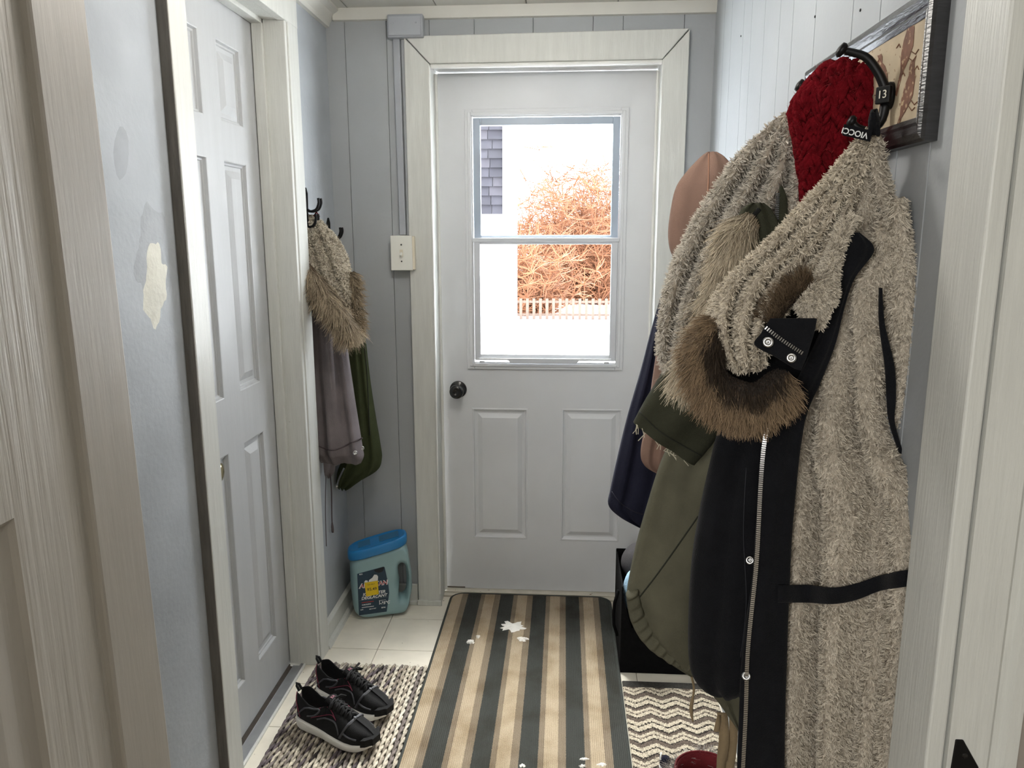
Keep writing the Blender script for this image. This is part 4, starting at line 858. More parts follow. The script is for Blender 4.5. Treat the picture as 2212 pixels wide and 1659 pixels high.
def bird(y, z, s, rot, fl_=1):
    sh = [(-1.5, -.28), (-.7, -.1), (-.3, .3), (.2, .48), (.62, .5), (.8, .72), (1.02, .78), (1.2, .66), (1.42, .58), (1.18, .5), (1.05, .28), (.86, -.06), (.4, -.42), (-.1, -.42), (-.7, -.3), (-1.45, -.46)]
    c, s_ = math.cos(rot), math.sin(rot); P = []
    for a, b in sh: a *= fl_; P.append((XF+.0066, y-s*(a*c-b*s_), z+s*(a*s_+b*c)))
    o = MB().prism(P, (-.0004, 0, 0)).build('printed_bird', BRD, pr)
    for dx_ in (-.05, .2):
        a0 = (dx_*fl_, -.4); a1 = ((dx_+.08)*fl_, -.85); a2 = ((dx_+.3)*fl_, -.95); q = [(XF+.0062, y-s*(a*c-b*s_), z+s*(a*s_+b*c)) for a, b in (a0, a1, a2)]; MB().tube(q, .0007, 4).build('printed_leg', BRD, pr)
bird(1.225, 1.722, .040, .95); bird(1.21, 1.656, .038, .8); bird(1.30, 1.70, .034, -.5, -1); bird(1.40, 1.70, .03, .4); bird(1.52, 1.68, .03, .3, -1)
for y, z in ((1.235, 1.69), (1.26, 1.735), (1.19, 1.69), (1.33, 1.73)):
    MB().tube([(XF+.0064, y, z), (XF+.0064, y-.008, z+.004), (XF+.0064, y-.014, z-.002)], .0008, 4).build('printed_sprig', BRD, pr)
def rack_hook(y, z, num):
    h_ = MB(); x = XF+.006
    h_.tube(resample(np.array([(x-.008, y, z+.004), (x-.02, y+.001, z+.03), (x-.04, y+.003, z+.055), (x-.062, y+.006, z+.064), (x-.072, y+.007, z+.066)]), 14), np.linspace(.0075, .0052, 14), 10)
    h_.tube(resample(np.array([(x-.008, y, z-.012), (x-.012, y, z-.036), (x-.026, y+.002, z-.05), (x-.044, y+.004, z-.046), (x-.052, y+.005, z-.038)]), 14), np.linspace(.0075, .005, 14), 10)
    o = h_.build('coat_hook', BLACKM, rk, smooth=True)
    MB().lathe([(.003, -.005), (.0095, -.003), (.0115, .001), (.0105, .005), (.003, .007)], (x-.076, y+.007, z+.067), (-.8, 0, .5), 18).build('hook_ball', BLACKM, o, smooth=True); MB().lathe([(.003, -.006), (.008, -.003), (.009, .001), (.007, .005), (.002, .006)], (x-.054, y+.005, z-.036), (-.8, 0, .4), 18).build('hook_ball', BLACKM, o, smooth=True)
    mb = MB(); n = 20; V = []
    for sc_, xx in ((1, x), (1, x-.005), (.85, x-.009)):
        for k in range(n): a = 2*math.pi*k/n; V.append((xx, y+.014*sc_*math.copysign(abs(math.cos(a))**.9, math.cos(a)), z+.020*sc_*math.copysign(abs(math.sin(a))**1.2, math.sin(a))))
    mb.add(V, [(i*n+k, i*n+(k+1) % n, (i+1)*n+(k+1) % n, (i+1)*n+k) for i in range(2) for k in range(n)]+[tuple(range(n)), tuple(2*n+k for k in range(n))]).build('number_plate', BLACKM, o, smooth=True)
    pl_ = MB().obox((x-.014, y-.006, z), (.55, -.83, 0), (0, 0, 1), (-.83, -.55, 0), .012, .0125, .0035).build('number_badge', BLACKM, o, .0015)
    text(num, .0165, mat('engraved_white', (220, 216, 200), .6), o, (x-.0172, y-.0083, z), (.55, -.83, 0), (0, 0, 1), name='number', ext=.0003)
rack_hook(1.262, 1.668, '13'); rack_hook(1.47, 1.655, '12')

# ------------------------------------------------------------------ garments on the right wall
def mk(A_, B_, Y, tf, **k):
    """rows of (px, py) edges at depth Y (scalar or per row), Y may be a pair for the two edges"""
    n = len(A_); Y = list(Y) if hasattr(Y, '__len__') else [Y]*n
    ya = [y[0] if hasattr(y, '__len__') else y for y in Y]; yb = [y[1] if hasattr(y, '__len__') else y for y in Y]
    return loft([(a[0], a[1], q) for a, q in zip(A_, ya)], [(b[0], b[1], q) for b, q in zip(B_, yb)], tf, **k)
def rowsL(rows): return [(a, y) for y, a, b in rows], [(b, y) for y, a, b in rows]
def inpoly(px, py, poly):
    r = np.zeros(len(px), bool); n = len(poly)
    for i in range(n):
        x1_, y1_ = poly[i]; x2_, y2_ = poly[(i+1) % n]
        c = ((y1_ > py) != (y2_ > py)) & (px < (x2_-x1_)*(py-y1_)/(y2_-y1_+1e-9)+x1_); r ^= c
    return r
def outside(poly):
    def f(pos, u, v): x, y = proj(pos); return ~inpoly(x, y, poly)
    return f
def ridges(spec, amp):
    """spec: list of (u at top, u at bottom, width)"""
    def f(U, v):
        o = 0
        for a, b, wd in spec: o = o+np.exp(-((U-(a+(b-a)*v))/wd)**2)
        return amp*(o-.6)*np.minimum(1, v*3+.2)
    return f
def valleys(spec, amp):
    def f(U, v):
        o = 0
        for a, b, wd in spec: o = o-np.exp(-((U-(a+(b-a)*v))/wd)**2)
        return amp*o*np.minimum(1, v*3+.15)
    return f
def zipper(pts, lofts, parent, m=None, n=None, sz=(.0032, .0011, .0016), off=.004, Y=1.2, name='zipper_teeth'):
    P = np.array([snap(x, y, lofts, off, Y) for x, y in resample(np.array(pts, float), 60)]); 
    for c in range(3): P[:, c] = np.convolve(np.pad(P[:, c], 4, 'edge'), np.ones(9)/9, 'valid')
    d = np.r_[0, np.cumsum(np.linalg.norm(np.diff(P, axis=0), axis=1))]; k = int(d[-1]/.0034); mb = MB()
    for i in range(k):
        s = d[-1]*(i+.5)/k; q = np.array([np.interp(s, d, P[:, c]) for c in range(3)]); q2 = np.array([np.interp(s+.003, d, P[:, c]) for c in range(3)])
        t = unit(q2-q); vw = unit(CAMP-q); a = unit(np.cross(t, vw)); mb.obox(q, a, t, np.cross(a, t), sz[0], sz[1], sz[2])
    o = mb.build(name, m or CHROME, parent); o['kind'] = 'stuff'; return o
def snapbutton(px, py, lofts, parent, Y, r=.0085, off=.003):
    q = snap(px, py, lofts, off, Y); n = unit(CAMP-q); n = unit(n+np.array([0, -.2, 0]))
    o = MB().lathe([(r, 0), (r, .0015), (r*.8, .003), (r*.45, .0028), (r*.42, .0005), (r*.2, .0005), (r*.1, .0015), (.0003, .0015)], q, n, 20).build('snap_fastener', CHROME, parent, smooth=True); return o
def seam(pts, lofts, parent, m, r=.0012, off=.001, Y=1.5, name='seam'):
    P = [snap(x, y, lofts, off, Y) for x, y in resample(np.array(pts, float), 24)]; return MB().tube(P, r, 5).build(name, m, parent, smooth=True)
FC = ((160, 150, 135), (218, 209, 193)); FC2 = ((164, 156, 143), (224, 217, 205))

# -- tan hoodie and navy sweatshirt, furthest back
th_ = thing('tan_hoodie', (.48, 2.15, .82), 'dusty tan hooded top hanging between the door and the olive parka', 'hoodie')
a, b = rowsL([(328, 1528, 1548), (340, 1512, 1566), (372, 1482, 1592), (405, 1460, 1598), (450, 1449, 1600), (500, 1443, 1590), (535, 1446, 1570), (560, 1456, 1550), (590, 1468, 1540)])
Lh = mk(a, b, [(2.1, 2.1)]*len(a), [.008, .02, .035, .045, .05, .045, .04, .03, .02], tb=[.008, .02, .03, .03, .03, .03, .03, .03, .02], folds=[(2, .004, 1, .3)], seed=4, ex=.9)
ho = Lh.mb.build('hood', TAN, th_, smooth=True); seam([(1531, 332), (1530, 400), (1524, 500)], [Lh], ho, mat('tan_seam', (150, 112, 92), .9), .002, .0005, 2.1)
a, b = rowsL([(560, 1452, 1500), (640, 1432, 1490), (720, 1424, 1480), (800, 1412, 1478), (900, 1398, 1475), (975, 1384, 1465), (1005, 1392, 1455), (1022, 1418, 1446)])
Lb = mk(a, b, 2.16, [.02, .03, .035, .035, .035, .03, .025, .012], folds=[(3, .007, .5, .6)], seed=5)
Lb.mb.build('body', TAN, th_, smooth=True)
nv_ = thing('navy_sweatshirt', (.45, 2.3, .6), 'navy sweatshirt hanging nearest the exterior door', 'sweatshirt')
a, b = rowsL([(450, 1535, 1565), (520, 1500, 1560), (580, 1462, 1520), (630, 1432, 1480), (700, 1410, 1460), (800, 1384, 1460), (900, 1355, 1455), (1000, 1331, 1450), (1060, 1318, 1440), (1090, 1314, 1425), (1112, 1335, 1415), (1130, 1366, 1405), (1140, 1386, 1400)])
Lnv = mk(a, b, 2.3, [.015, .02, .02, .02, .03, .04, .045, .05, .05, .045, .035, .02, .01], folds=[(3, .010, 1.2, .5), (5, .005, .3, -.6)], seed=6)
nb_ = Lnv.mb.build('body', NAVY, nv_, smooth=True)
seam([(1322, 1062), (1340, 1086), (1372, 1106), (1400, 1112)], [Lnv], nb_, mat('navy_seam', (24, 25, 40), .9), .0018, .0005, 2.3)

# -- olive parka with fleece-lined hood and pale fur
op = thing('olive_parka', (.42, 1.5, .62), 'olive parka with cream fleece hood lining and long blond fur trim', 'parka')
A_ = [(1700, 246), (1655, 285), (1600, 335), (1548, 405), (1500, 482), (1462, 560), (1440, 630), (1430, 700), (1428, 750), (1440, 800)]
B_ = [(1736, 252), (1752, 330), (1756, 420), (1742, 500), (1712, 570), (1670, 630), (1625, 690), (1590, 750), (1565, 790), (1545, 830)]
Lo = mk(A_, B_, [(1.5, 1.46), (1.5, 1.45), (1.49, 1.44), (1.48, 1.43), (1.47, 1.42), (1.46, 1.41), (1.45, 1.4), (1.44, 1.4), (1.44, 1.4), (1.44, 1.4)], [.012, .028, .04, .05, .055, .055, .05, .05, .045, .03], rows=80, around=72, ridge=valleys([(-.6, -.62, .11), (-.15, -.2, .11), (.35, .3, .13)], .085), seed=8)
ol_ = Lo.mb.build('hood_lining', FLBASE, op, smooth=True)
fleece(Lo, ol_, 20000, length=.0095, width=.0024, rad=.0042, per=4, col=FC2, dirv=(-.5, 0, -.45))
# olive hood shell, tab, zip
a, b = rowsL([(438, 1622, 1650), (455, 1600, 1668), (490, 1590, 1684), (530, 1604, 1690), (570, 1610, 1680), (600, 1620, 1664)])
Lk = mk(a, b, 1.375, [.004, .012, .018, .018, .014, .006], tb=[.01]*6, folds=[(2, .004, .4, .5)], seed=9); Lk.mb.build('hood_shell', OLIVE_SHADED, op, smooth=True)
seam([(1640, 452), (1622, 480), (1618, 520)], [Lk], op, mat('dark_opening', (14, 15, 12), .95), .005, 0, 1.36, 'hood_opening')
Lt = mk([(1586, 528), (1612, 550), (1640, 556)], [(1616, 498), (1648, 520), (1668, 540)], 1.345, [.004, .006, .005], nz=None, seed=2); Lt.mb.build('cuff_tab', OLIVE_SHADED, op, smooth=True)
a, b = rowsL([(402, 1684, 1690), (430, 1680, 1700), (480, 1676, 1700), (520, 1668, 1688)])
Lz = mk(a, b, 1.385, [.004]*4, nz=None); Lz.mb.build('hood_edge', OLIVE_SHADED, op, smooth=True); zipper([(1680, 415), (1677, 480), (1669, 515)], [Lz], op, mat('black_zip', (20, 20, 20), .5), Y=1.38)
# pale fur trim
fp = resample(np.array([onY(*q) for q in [(1618, 482, 1.36), (1596, 505, 1.35), (1582, 550, 1.345), (1564, 615, 1.34), (1538, 690, 1.335), (1510, 755, 1.33), (1490, 810, 1.33)]]), 40)
tb_ = MB().tube(fp, np.interp(np.linspace(0, 1, 40), [0, .1, .5, 1], [.012, .020, .021, .018]), 14); fo_ = tb_.build('fur_trim', BLONDBASE, op, smooth=True)
def tube_samples(path, rad, n, frac=(0, 1)):
    t = RNG.uniform(*frac, n)*(len(path)-1); i = np.clip(t.astype(int), 0, len(path)-2); f = (t-i)[:, None]; c = path[i]*(1-f)+path[i+1]*f; T = unit(path[i+1]-path[i])
    r = RNG.normal(size=(n, 3)); r = unit(r-T*(r*T).sum(1)[:, None]); vw = unit(CAMP-c); r = np.where(((r*vw).sum(1) < -.3)[:, None], -r, r)
    rr_ = rad if np.isscalar(rad) else np.interp(t, np.arange(len(rad)), rad)[:, None]
    return c+r*rr_, r, T, t/(len(path)-1)
p_, n_, T_, t_ = tube_samples(fp, .018, 1500)
strands('long_pile', fo_, p_, n_, n_*.45+T_*.9+np.array([-.25, -.1, -.35]), .046, .0014, 9, .009, ((126, 114, 95), (212, 199, 176), .14), segs=6, conv=.7, grav=.5, curl=.35, m=FUR)
# sleeve and body
Ls = mk([(1452, 765), (1424, 815), (1392, 868), (1368, 912)], [(1580, 790), (1570, 880), (1545, 945), (1500, 1003)], [1.44, 1.43, 1.42, 1.42], [.03, .04, .04, .03], folds=[(2, .006, .6, .8)], seed=12)
so_ = Ls.mb.build('sleeve', OLIVE_SHADED, op, smooth=True)
seam([(1382, 890), (1430, 935), (1515, 985)], [Ls], so_, mat('olive_stitch', (36, 38, 28), .9), .0016, .0005, 1.42, 'hem_stitch')
fr_ = MB()
for k in range(14):
    f = random.random(); q = onY(1368+132*f, 912+91*f, 1.40); fr_.tube([q, q+np.array([random.gauss(0, .004), 0, -.008]), q+np.array([random.gauss(0, .009), 0, -.018])], .0008, 4)
fr_.build('frayed_hem', mat('pale_thread', (196, 190, 170), .9), so_)
a, b = rowsL([(900, 1500, 1620), (960, 1448, 1610), (1010, 1424, 1600), (1100, 1396, 1580), (1180, 1374, 1570), (1250, 1359, 1560), (1290, 1355, 1555), (1340, 1366, 1550), (1380, 1392, 1550), (1425, 1440, 1550), (1460, 1490, 1550)])
Lbd = mk(a, b, 1.5, [.02, .035, .045, .05, .055, .055, .055, .05, .04, .03, .015], rows=70, folds=[(1.5, .012, .8, .5), (3, .006, .2, -.4)], seed=13, nz=(.008, 18))
bd_ = Lbd.mb.build('body', OLIVE, op, smooth=True)
seam([(1508, 1115), (1470, 1170), (1420, 1240), (1372, 1302)], [Lbd], bd_, mat('olive_stitch', (36, 38, 28)), .0016, .0005, 1.46)
def gather(U, v): return .004*np.sin(v*75)+.003*np.sin(v*41+1)
Lhm = mk([(1352, 1284), (1362, 1340), (1392, 1390), (1440, 1428), (1484, 1448), (1520, 1458)], [(1378, 1272), (1392, 1320), (1420, 1360), (1462, 1398), (1500, 1418), (1530, 1428)], 1.475, [.014]*6, rows=90, ridge=gather, nz=(.002, 40), seed=14)
Lhm.mb.build('hem_band', OLIVE, op, smooth=True)
a, b = rowsL([(1462, 1500, 1640), (1490, 1530, 1640), (1515, 1550, 1635), (1540, 1568, 1630), (1562, 1584, 1620), (1575, 1592, 1612)])
Ltl = mk(a, b, 1.42, [.02, .025, .02, .018, .014, .008], ridge=lambda U, v: .006*np.sin(U*9+v*3), seed=15); Ltl.mb.build('drop_tail', OLIVE, op, smooth=True)
STR = mat('canvas_strap', (140, 122, 94), .9, .12, 20, .4, 400)
for pts, wd in (([(1560, 1540), (1564, 1590), (1560, 1640), (1556, 1700)], .0105), ([(1584, 1545), (1584, 1600), (1578, 1650), (1572, 1690)], .0085), ([(1553, 1545), (1550, 1565), (1547, 1580)], .005)):
    P = resample(np.array([onY(x, y, 1.44) for x, y in pts]), 20); mb = MB(); V = []
    for i, q in enumerate(P):
        tw = .5*math.sin(i*.25+wd*300); ax_ = np.array([math.cos(tw), math.sin(tw), 0]); V += [q-ax_*wd, q+ax_*wd]
    o = mb.add(V, [(2*i, 2*i+1, 2*i+3, 2*i+2) for i in range(19)]).build('strap', STR, op, smooth=True); o.modifiers.new('thick', 'SOLIDIFY').thickness = .002
P = resample(np.array([onY(x, y, 1.46) for x, y in ((1494, 1462), (1499, 1490), (1493, 1530), (1497, 1560))]), 16); MB().tube(P, [.0025]*8+[.004]*4+[.003, .0025, .002, .001], 6).build('drawcord', STR, op, smooth=True)

# -- red knit scarf on the second hook
sc_ = thing('red_scarf', (.44, 1.42, 1.3), 'chunky dark red knitted scarf hung over the coat rack', 'scarf')
a, b = rowsL([(146, 1806, 1866), (158, 1775, 1882), (195, 1738, 1890), (238, 1712, 1894), (300, 1720, 1894), (360, 1730, 1890), (430, 1738, 1885), (500, 1745, 1870)])
Lsc = mk(a, b, [(1.41, 1.36)]*8, [.012, .02, .026, .03, .03, .03, .03, .02], rows=60, around=60, ridge=lambda U, v: -.012*np.exp(-((U-.05)/.1)**2)+.004*np.cos(U*7), seed=21)
so_ = Lsc.mb.build('scarf_core', RED, sc_, smooth=True)
mb = MB(); pos, N_, uu, vv = surf_samples(Lsc, 900)
for q, n in zip(pos, N_):
    t = unit(np.array([0, 0, -1.0])-n*(-n[2])); s = unit(np.cross(n, t)); sg = 1 if int(q[0]*90) % 2 else -1
    t2 = unit(t+s*.45*sg); l = random.uniform(.010, .015); r_ = random.uniform(.0035, .005)
    mb.tube([q-t2*l, q-t2*l*.4+n*.004, q+t2*l*.4+n*.004, q+t2*l], [r_*.5, r_, r_, r_*.4], 6)
k_ = mb.build('knit_stitches', RED, so_, smooth=True); k_['kind'] = 'stuff'
for pp in [(1712, 240), (1745, 200), (1770, 166), (1800, 148), (1838, 144), (1866, 150), (1725, 222), (1757, 182), (1785, 158)]:
    q = snap(pp[0]+4, pp[1]+5, [Lsc], 0, 1.4)
    MB().tube([q+np.array([.010*math.cos(a), -.003*math.sin(a*2), .008*math.sin(a)]) for a in np.linspace(0, 6.283, 9)[:-1]], .0045, 6, closed=True).build('edge_loop', RED, so_, smooth=True)
pos, N_, uu, vv = surf_samples(Lsc, 1200); strands('wool_fuzz', so_, pos, N_, N_+RNG.normal(size=N_.shape)*.6, .012, .0007, 3, .004, ((110, 20, 28), (150, 40, 46), .2), segs=3, curl=1, m=FUR)

# -- black parka with fleece lining, nearest the camera
bp_ = thing('black_parka', (.44, 1.22, .45), 'black parka showing its shaggy tan fleece lining, brown fur hood and silver zip', 'parka')
rows_ = [(283, 1870, 1893), (330, 1850, 1905), (400, 1835, 1922), (470, 1838, 1938), (510, 1858, 1936), (545, 1876, 1936), (600, 1846, 1906), (632, 1832, 1886), (700, 1814, 1886), (760, 1797, 1896), (830, 1770, 1902), (900, 1738, 1908), (955, 1721, 1924), (1000, 1715, 1946), (1070, 1708, 1990), (1180, 1702, 2010), (1300, 1698, 2005), (1450, 1692, 1995), (1600, 1690, 1985), (1750, 1690, 1970), (1850, 1692, 1960)]
a, b = rowsL(rows_)
Lm = mk(a, b, [(1.25, 1.22)]*4+[(1.25, 1.165)]*9+[(1.25, 1.13)]*2+[(1.25, 1.10)]*6, [.008, .02, .03, .032, .03, .028, .03, .032, .036, .04, .044, .048, .05, .052, .055, .055, .055, .055, .055, .05, .03], tb=[.008, .015]+[.03]*19, rows=130, around=80,
        ridge=lambda U, v: -.065*np.exp(-((U-(-.5-.1*np.sin(v*5)))/.15)**2)*np.clip((v-.38)*6, 0, 1)-.055*np.exp(-((U-(.25+.2*np.sin(v*4)))/.15)**2)*np.clip(v*4, 0, 1)-.04*np.exp(-((U-(.7-.25*v))/.13)**2)*np.clip((v-.5)*5, 0, 1), nz=(.006, 16), seed=31)
lm_ = Lm.mb.build('body_lining', FLBASE, bp_, smooth=True)
belt_poly = [(1690, 1264), (1745, 1263), (1800, 1270), (1850, 1260), (1900, 1243), (1985, 1226), (1985, 1264), (1900, 1276), (1850, 1296), (1800, 1305), (1745, 1303), (1690, 1302)]
slit_poly = [(1896, 632), (1915, 629), (1913, 698), (1937, 781), (1938, 853), (1934, 905), (1942, 945), (1964, 998), (1951, 992), (1935, 951), (1920, 900), (1914, 853), (1911, 763), (1897, 698)]
strap_poly = [(1830, 506), (1856, 500), (1890, 540), (1844, 606), (1825, 665), (1806, 745), (1786, 803), (1742, 900), (1700, 900), (1740, 800), (1775, 706), (1805, 640), (1808, 578)]
fleece(Lm, lm_, 46000, lambda p, u, v: outside(belt_poly)(p, u, v) & outside(strap_poly)(p, u, v) & outside(slit_poly)(p, u, v), length=.0068, width=.0019, rad=.0033, per=4, col=FC)
a, b = rowsL([(430, 1926, 1938), (520, 1925, 1955), (600, 1920, 1967), (700, 1922, 1975), (800, 1926, 1977), (870, 1934, 1972), (940, 1948, 1972), (1000, 1962, 1980), (1040, 1974, 1986)])
Lr = mk(a, b, [(1.21, 1.155)]*9, [.006, .015, .02, .022, .022, .02, .016, .012, .006], tb=.012, seed=33, nz=(.003, 20)); lr_ = Lr.mb.build('sleeve_lining', FLBASE, bp_, smooth=True); fleece(Lr, lr_, 7000, outside(slit_poly), length=.0068, width=.0019, rad=.0033, per=4, col=FC)
a, b = rowsL([(622, 1899, 1905), (700, 1899, 1911), (790, 1911, 1932), (860, 1915, 1935), (905, 1919, 1932), (950, 1932, 1942), (1010, 1955, 1962)])
Lg = mk(a, b, 1.15, [.004]*7, nz=None); Lg.mb.build('sleeve_shell', BLACKC, bp_, smooth=True)  # black shell strip laid in front, standing in for the dark sleeve gap
# shell: left panel, placket, upper flap
a, b = rowsL([(880, 1575, 1720), (940, 1548, 1715), (1000, 1533, 1705), (1100, 1511, 1690), (1200, 1495, 1680), (1300, 1488, 1670), (1400, 1487, 1660), (1445, 1494, 1650), (1472, 1512, 1640), (1488, 1540, 1625), (1496, 1570, 1605)])
Lp = mk(a, b, [(1.27, 1.24)]*11, [.03, .035, .04, .045, .045, .045, .045, .04, .035, .025, .012], rows=70, folds=[(2, .006, .3, .4), (4, .003, 1, .8)], nz=(.004, 22), seed=34)
lp_ = Lp.mb.build('front_panel', BLACKC, bp_, smooth=True)
a, b = rowsL([(502, 1838, 1856), (540, 1822, 1888), (600, 1808, 1846), (660, 1795, 1824), (740, 1762, 1804), (820, 1722, 1774), (890, 1678, 1744), (960, 1650, 1730), (1050, 1640, 1720), (1150, 1632, 1711), (1250, 1625, 1706), (1350, 1610, 1702), (1450, 1600, 1699), (1550, 1596, 1696), (1650, 1592, 1695), (1780, 1590, 1694)])
Lq = mk(a, b, [1.15]*3+[1.165]*2+[1.18]*11, [.006]*3+[.008]*13, rows=110, around=40, nz=(.002, 30), seed=35, folds=[(2, .002, .5, 1)])
lq_ = Lq.mb.build('placket', BLACKC, bp_, smooth=True)
bt_ = [(1680, 1264, 1302), (1698, 1264, 1302), (1745, 1263, 1302), (1800, 1269, 1305), (1850, 1260, 1296), (1900, 1243, 1277), (1940, 1234, 1270), (1975, 1229, 1265)]
Lbt = loft([(*snap(x, y0_, [Lm, Lq], .004 if x < 1700 else .013, 1.17), 0) for x, y0_, y1_ in bt_], [(*snap(x, y1_, [Lm, Lq], .004 if x < 1700 else .013, 1.17), 0) for x, y0_, y1_ in bt_], .003, rows=40, around=16, nz=None)
Lbt.mb.build('waist_tape', BLACKC, bp_, smooth=True)
zipper([(1664, 905), (1653, 940), (1646, 1000), (1640, 1100), (1636, 1200), (1627, 1290), (1617, 1380), (1613, 1450), (1612, 1520), (1608, 1600), (1604, 1680)], [Lq], bp_, off=.003, Y=1.18)
for px, py in ((1620, 1210), (1612, 1460)): snapbutton(px, py, [Lq, Lp], bp_, 1.18, .0075)
seam([(1612, 1010), (1606, 1150), (1612, 1300), (1600, 1420)], [Lp, Lq], lp_, mat('black_stitch', (34, 36, 42), .8), .0009, .001, 1.2)
a, b = rowsL([(590, 1750, 1815), (640, 1690, 1806), (700, 1650, 1800), (760, 1600, 1780), (820, 1560, 1770), (870, 1570, 1745), (920, 1600, 1720)])
Lu = mk(a, b, 1.205, [.006]*7, seed=36, nz=(.003, 25)); Lu.mb.build('hood_shell', BLACKC, bp_, smooth=True)
# hood lining
A_ = [(1872, 278), (1818, 346), (1762, 412), (1702, 476), (1642, 540), (1582, 598), (1545, 640), (1532, 690), (1540, 740), (1566, 782), (1592, 800)]
B_ = [(1892, 296), (1858, 400), (1816, 490), (1780, 560), (1750, 598), (1728, 622), (1716, 645), (1690, 685), (1670, 725), (1655, 765), (1648, 792)]
Lh2 = mk(A_, B_, [(1.23, 1.22), (1.22, 1.2), (1.21, 1.185), (1.2, 1.17), (1.185, 1.16), (1.17, 1.15), (1.16, 1.145), (1.15, 1.14), (1.14, 1.135), (1.135, 1.13), (1.135, 1.13)], [.008, .02, .03, .035, .04, .042, .045, .045, .042, .032, .015], rows=90, around=80,
         ridge=valleys([(-.42, -.42, .10), (.12, .2, .10), (.6, .65, .12)], .085), seed=41, nz=(.006, 22))
lh_ = Lh2.mb.build('hood_lining', FLBASE, bp_, smooth=True); fleece(Lh2, lh_, 25000, outside(strap_poly), length=.0066, width=.0019, rad=.0033, per=4, col=((172, 161, 143), (230, 220, 202)), dirv=(-.45, 0, -.5))
Lf = mk([(1822, 470), (1796, 540), (1770, 590), (1746, 620), (1722, 652), (1740, 684)], [(1850, 468), (1826, 512), (1806, 578), (1801, 640), (1788, 682), (1774, 708)], [1.15, 1.14, 1.135, 1.125, 1.12, 1.12], [.006, .010, .012, .012, .010, .006], seed=43, nz=(.003, 30))
lf_ = Lf.mb.build('collar_lining', FLBASE, bp_, smooth=True); fleece(Lf, lf_, 4500, outside(strap_poly), length=.0075, width=.002, rad=.0035, per=4, col=FC, dirv=(-.2, 0, -.4))
# storm flap with short zip and two snaps
Lw = mk([(1664, 688), (1645, 718), (1630, 745), (1676, 772), (1716, 796)], [(1765, 688), (1760, 715), (1752, 742), (1742, 772), (1730, 800)], 1.085, [.005]*5, nz=(.001, 30), around=32); Lw.mb.build('storm_flap', BLACKC, bp_, smooth=True)
zipper([(1652, 706), (1690, 735), (1735, 764)], [Lw], bp_, off=.002, Y=1.08, sz=(.0026, .0009, .0012)); snapbutton(1659, 739, [Lw], bp_, 1.08, .0078, .001); snapbutton(1709, 773, [Lw], bp_, 1.08, .0072, .001)
# brown fur
fp2 = resample(np.array([onY(*q) for q in [(1556, 700, 1.14), (1532, 745, 1.125), (1528, 795, 1.115), (1548, 834, 1.11), (1588, 858, 1.105), (1632, 864, 1.105), (1668, 842, 1.11), (1690, 815, 1.12)]]), 60)
r2_ = np.interp(np.linspace(0, 1, 60), [0, .15, .6, .9, 1], [.014, .022, .026, .022, .012]); fb_ = MB().tube(fp2, r2_, 16).build('fur_trim', FURBASE, bp_, smooth=True)
cen = onY(1640, 740, 1.15)
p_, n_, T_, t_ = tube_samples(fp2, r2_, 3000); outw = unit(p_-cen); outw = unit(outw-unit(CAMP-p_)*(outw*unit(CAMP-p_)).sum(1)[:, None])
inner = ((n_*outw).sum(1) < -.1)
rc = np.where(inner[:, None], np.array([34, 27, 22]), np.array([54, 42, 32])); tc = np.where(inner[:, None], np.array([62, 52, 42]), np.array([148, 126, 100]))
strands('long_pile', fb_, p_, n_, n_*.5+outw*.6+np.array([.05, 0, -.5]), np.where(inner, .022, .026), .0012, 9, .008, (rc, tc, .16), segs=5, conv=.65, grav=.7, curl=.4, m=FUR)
# darker tuft curling over the hood lining
fp3 = resample(np.array([onY(*q) for q in [(1664, 705, 1.115), (1690, 662, 1.118), (1722, 632, 1.122), (1748, 618, 1.13)]]), 20); fb2 = MB().tube(fp3, .009, 10).build('fur_tuft', FURBASE, bp_, smooth=True)
p_, n_, T_, t_ = tube_samples(fp3, .009, 500); strands('long_pile', fb2, p_, n_, n_*.4+np.array([-.7, 0, .7])+T_*.2, .022, .0010, 7, .006, ((34, 27, 22), (116, 98, 78), .18), segs=5, conv=.6, grav=.3, curl=.4, m=FUR)
# hanging loop and woven neck tag
MB().tube([onY(*q) for q in ((1880, 292, 1.2), (1880, 258, 1.215), (1884, 240, 1.235), (1892, 238, 1.25), (1896, 258, 1.22), (1897, 292, 1.2))], .003, 6).build('hanging_loop', BLACKC, bp_, smooth=True)
MB().prism([onY(*q, 1.21) for q in ((1882, 243), (1892, 243), (1893, 292), (1880, 292))], (0, .002, 0)).build('loop_tape', BLACKC, bp_)
tgq = [onY(*q, 1.19) for q in ((1824, 268), (1884, 282), (1880, 306), (1820, 292))]; tgm = MB().prism(tgq, (0, .0015, 0)).build('neck_tag', BLACKC, bp_)
tx = unit(tgq[0]-tgq[1]); text('VIOCCI', .0115, WT, tgm, np.mean(tgq, 0)+np.array([-.004, -.0012, 0]), tuple(tx), (0, 0, -1), ext=.0002, bold=.0002)

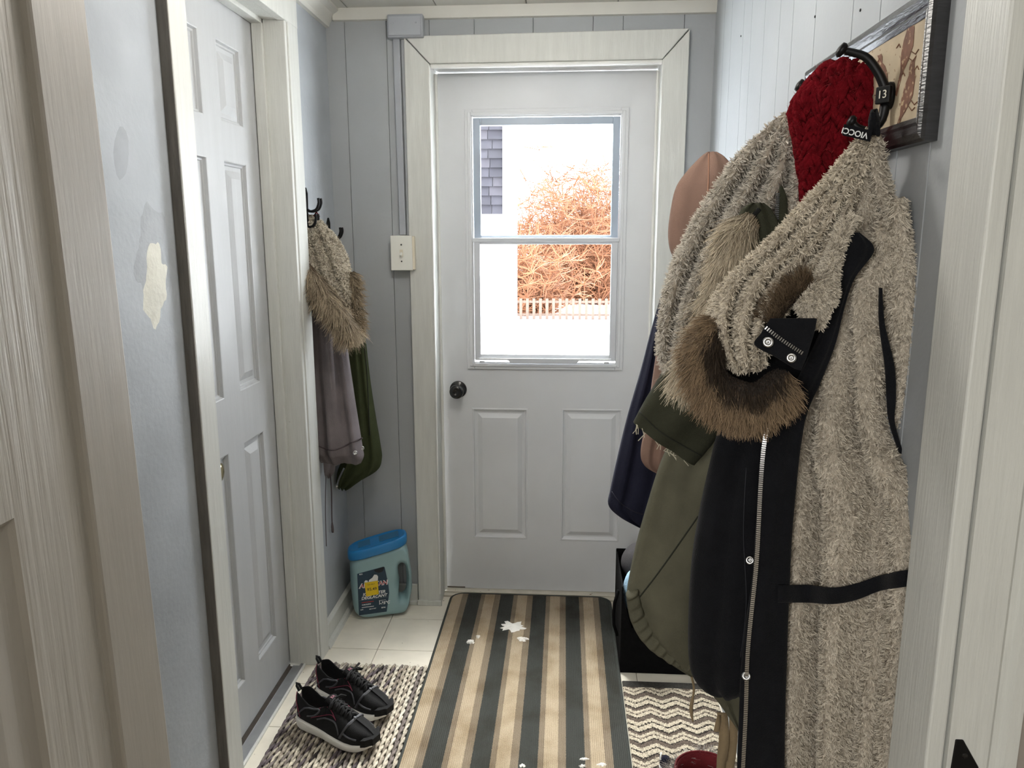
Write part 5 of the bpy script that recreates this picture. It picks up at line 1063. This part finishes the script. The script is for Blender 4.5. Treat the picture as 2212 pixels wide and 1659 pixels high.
# ------------------------------------------------------------------ garments on the left wall
mp_ = thing('mauve_parka', (-.82, 2.57, .78), 'mauve grey parka with cream fleece hood and brown fur, hung on the left wall', 'parka')
A_ = [(657, 466), (654, 500), (654, 545), (660, 590), (685, 625), (715, 650), (740, 672)]; B_ = [(674, 464), (704, 490), (730, 520), (750, 560), (757, 600), (760, 640), (757, 680)]
Lml = mk(A_, B_, [(2.56, 2.56), (2.54, 2.56), (2.53, 2.56), (2.52, 2.56), (2.52, 2.55), (2.52, 2.54), (2.52, 2.53)], [.008, .02, .03, .035, .035, .03, .015], rows=50, around=60, ridge=valleys([(-.35, -.35, .12), (.25, .25, .12)], .03), seed=51)
ml_ = Lml.mb.build('hood_lining', FLBASE, mp_, smooth=True); fleece(Lml, ml_, 8000, length=.009, width=.003, rad=.005, per=4, col=((146, 136, 120), (224, 215, 198)))
a, b = rowsL([(600, 668, 720), (680, 670, 742), (760, 672, 752), (850, 676, 765), (920, 680, 776), (970, 682, 784), (985, 686, 786), (1000, 694, 780)])
Lmb = mk(a, b, [(2.56, 2.58)]*8, [.03, .04, .045, .05, .05, .048, .035, .015], tb=.03, folds=[(2, .014, .4, .9), (4, .008, 1, -1.1)], seed=52, rows=60)
mb_ = Lmb.mb.build('sleeve', MAUVE, mp_, smooth=True); seam([(686, 962), (720, 972), (760, 956), (783, 946)], [Lmb], mb_, mat('mauve_stitch', (84, 76, 78), .9), .003, 0, 2.52, 'cuff_seam')
for px, py in ((767, 978), (782, 968)): snapbutton(px, py, [Lmb], mb_, 2.52, .008, .002)
a, b = rowsL([(600, 664, 690), (700, 666, 700), (850, 667, 705), (960, 668, 715), (1010, 672, 722), (1030, 676, 712)])
Lmk = mk(a, b, [(2.58, 2.66)]*6, [.02, .025, .03, .03, .025, .012], folds=[(3, .005, .4, .6)], seed=53); Lmk.mb.build('body', MAUVE, mp_, smooth=True)
fp4 = resample(np.array([onY(*q) for q in [(660, 580, 2.50), (686, 610, 2.48), (714, 645, 2.475), (740, 685, 2.475), (760, 712, 2.48)]]), 40); f4 = MB().tube(fp4, .022, 12).build('fur_trim', FURBASE, mp_, smooth=True)
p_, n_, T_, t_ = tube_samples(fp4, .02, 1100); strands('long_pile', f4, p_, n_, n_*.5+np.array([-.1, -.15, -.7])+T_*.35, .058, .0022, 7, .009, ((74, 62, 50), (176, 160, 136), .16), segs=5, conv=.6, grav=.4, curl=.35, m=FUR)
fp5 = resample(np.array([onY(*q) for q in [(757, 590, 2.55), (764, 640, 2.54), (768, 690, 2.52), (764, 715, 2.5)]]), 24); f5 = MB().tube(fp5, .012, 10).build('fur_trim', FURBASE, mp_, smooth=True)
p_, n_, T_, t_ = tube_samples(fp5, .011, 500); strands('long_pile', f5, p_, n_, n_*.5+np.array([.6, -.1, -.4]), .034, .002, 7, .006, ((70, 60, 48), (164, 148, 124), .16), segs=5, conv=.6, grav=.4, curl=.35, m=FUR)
MB().tube([onY(*q, 2.56) for q in ((676, 470), (684, 458), (690, 468))], .003, 6).build('hanging_loop', mat('dark_red_wool', (1, 1, 1)), mp_, smooth=True)
cords = MB(); 
for pts in ([(712, 1010), (716, 1060), (717, 1120), (719, 1150)], [(704, 1030), (703, 1100), (705, 1180)]): MB().tube(resample(np.array([onX(x, y, XL+.012) for x, y in pts]), 12), [.0025]*9+[.005, .0055, .004] if pts[0][0] == 712 else [.0015]*12, 6).build('drawcord', mat('mauve_stitch', (84, 76, 78)), mp_, smooth=True)
oj = thing('olive_jacket', (-.76, 2.72, .75), 'dark olive jacket hanging behind the mauve parka near the far corner', 'jacket')
GRN = mat('dark_green_twill', (62, 68, 46), .9, .15, 14, .4, 380, spec=.12)
a, b = rowsL([(560, 715, 745), (640, 722, 770), (720, 735, 788), (820, 745, 800), (900, 748, 812), (960, 745, 822), (990, 740, 825), (1015, 730, 815), (1040, 726, 770), (1052, 728, 748)])
Loj = mk(a, b, [(2.72, 2.74)]*10, [.015, .025, .03, .035, .04, .04, .038, .035, .03, .015], folds=[(3, .008, .5, .7), (5, .004, .2, -.5)], seed=55, rows=60)
oj_ = Loj.mb.build('body', GRN, oj, smooth=True); seam([(783, 720), (792, 800), (797, 900), (799, 940)], [Loj], oj_, mat('green_stitch', (34, 38, 24), .9), .003, 0, 2.7)
zipper([(744, 1010), (732, 1035), (727, 1056)], [Loj], oj, Y=2.7)
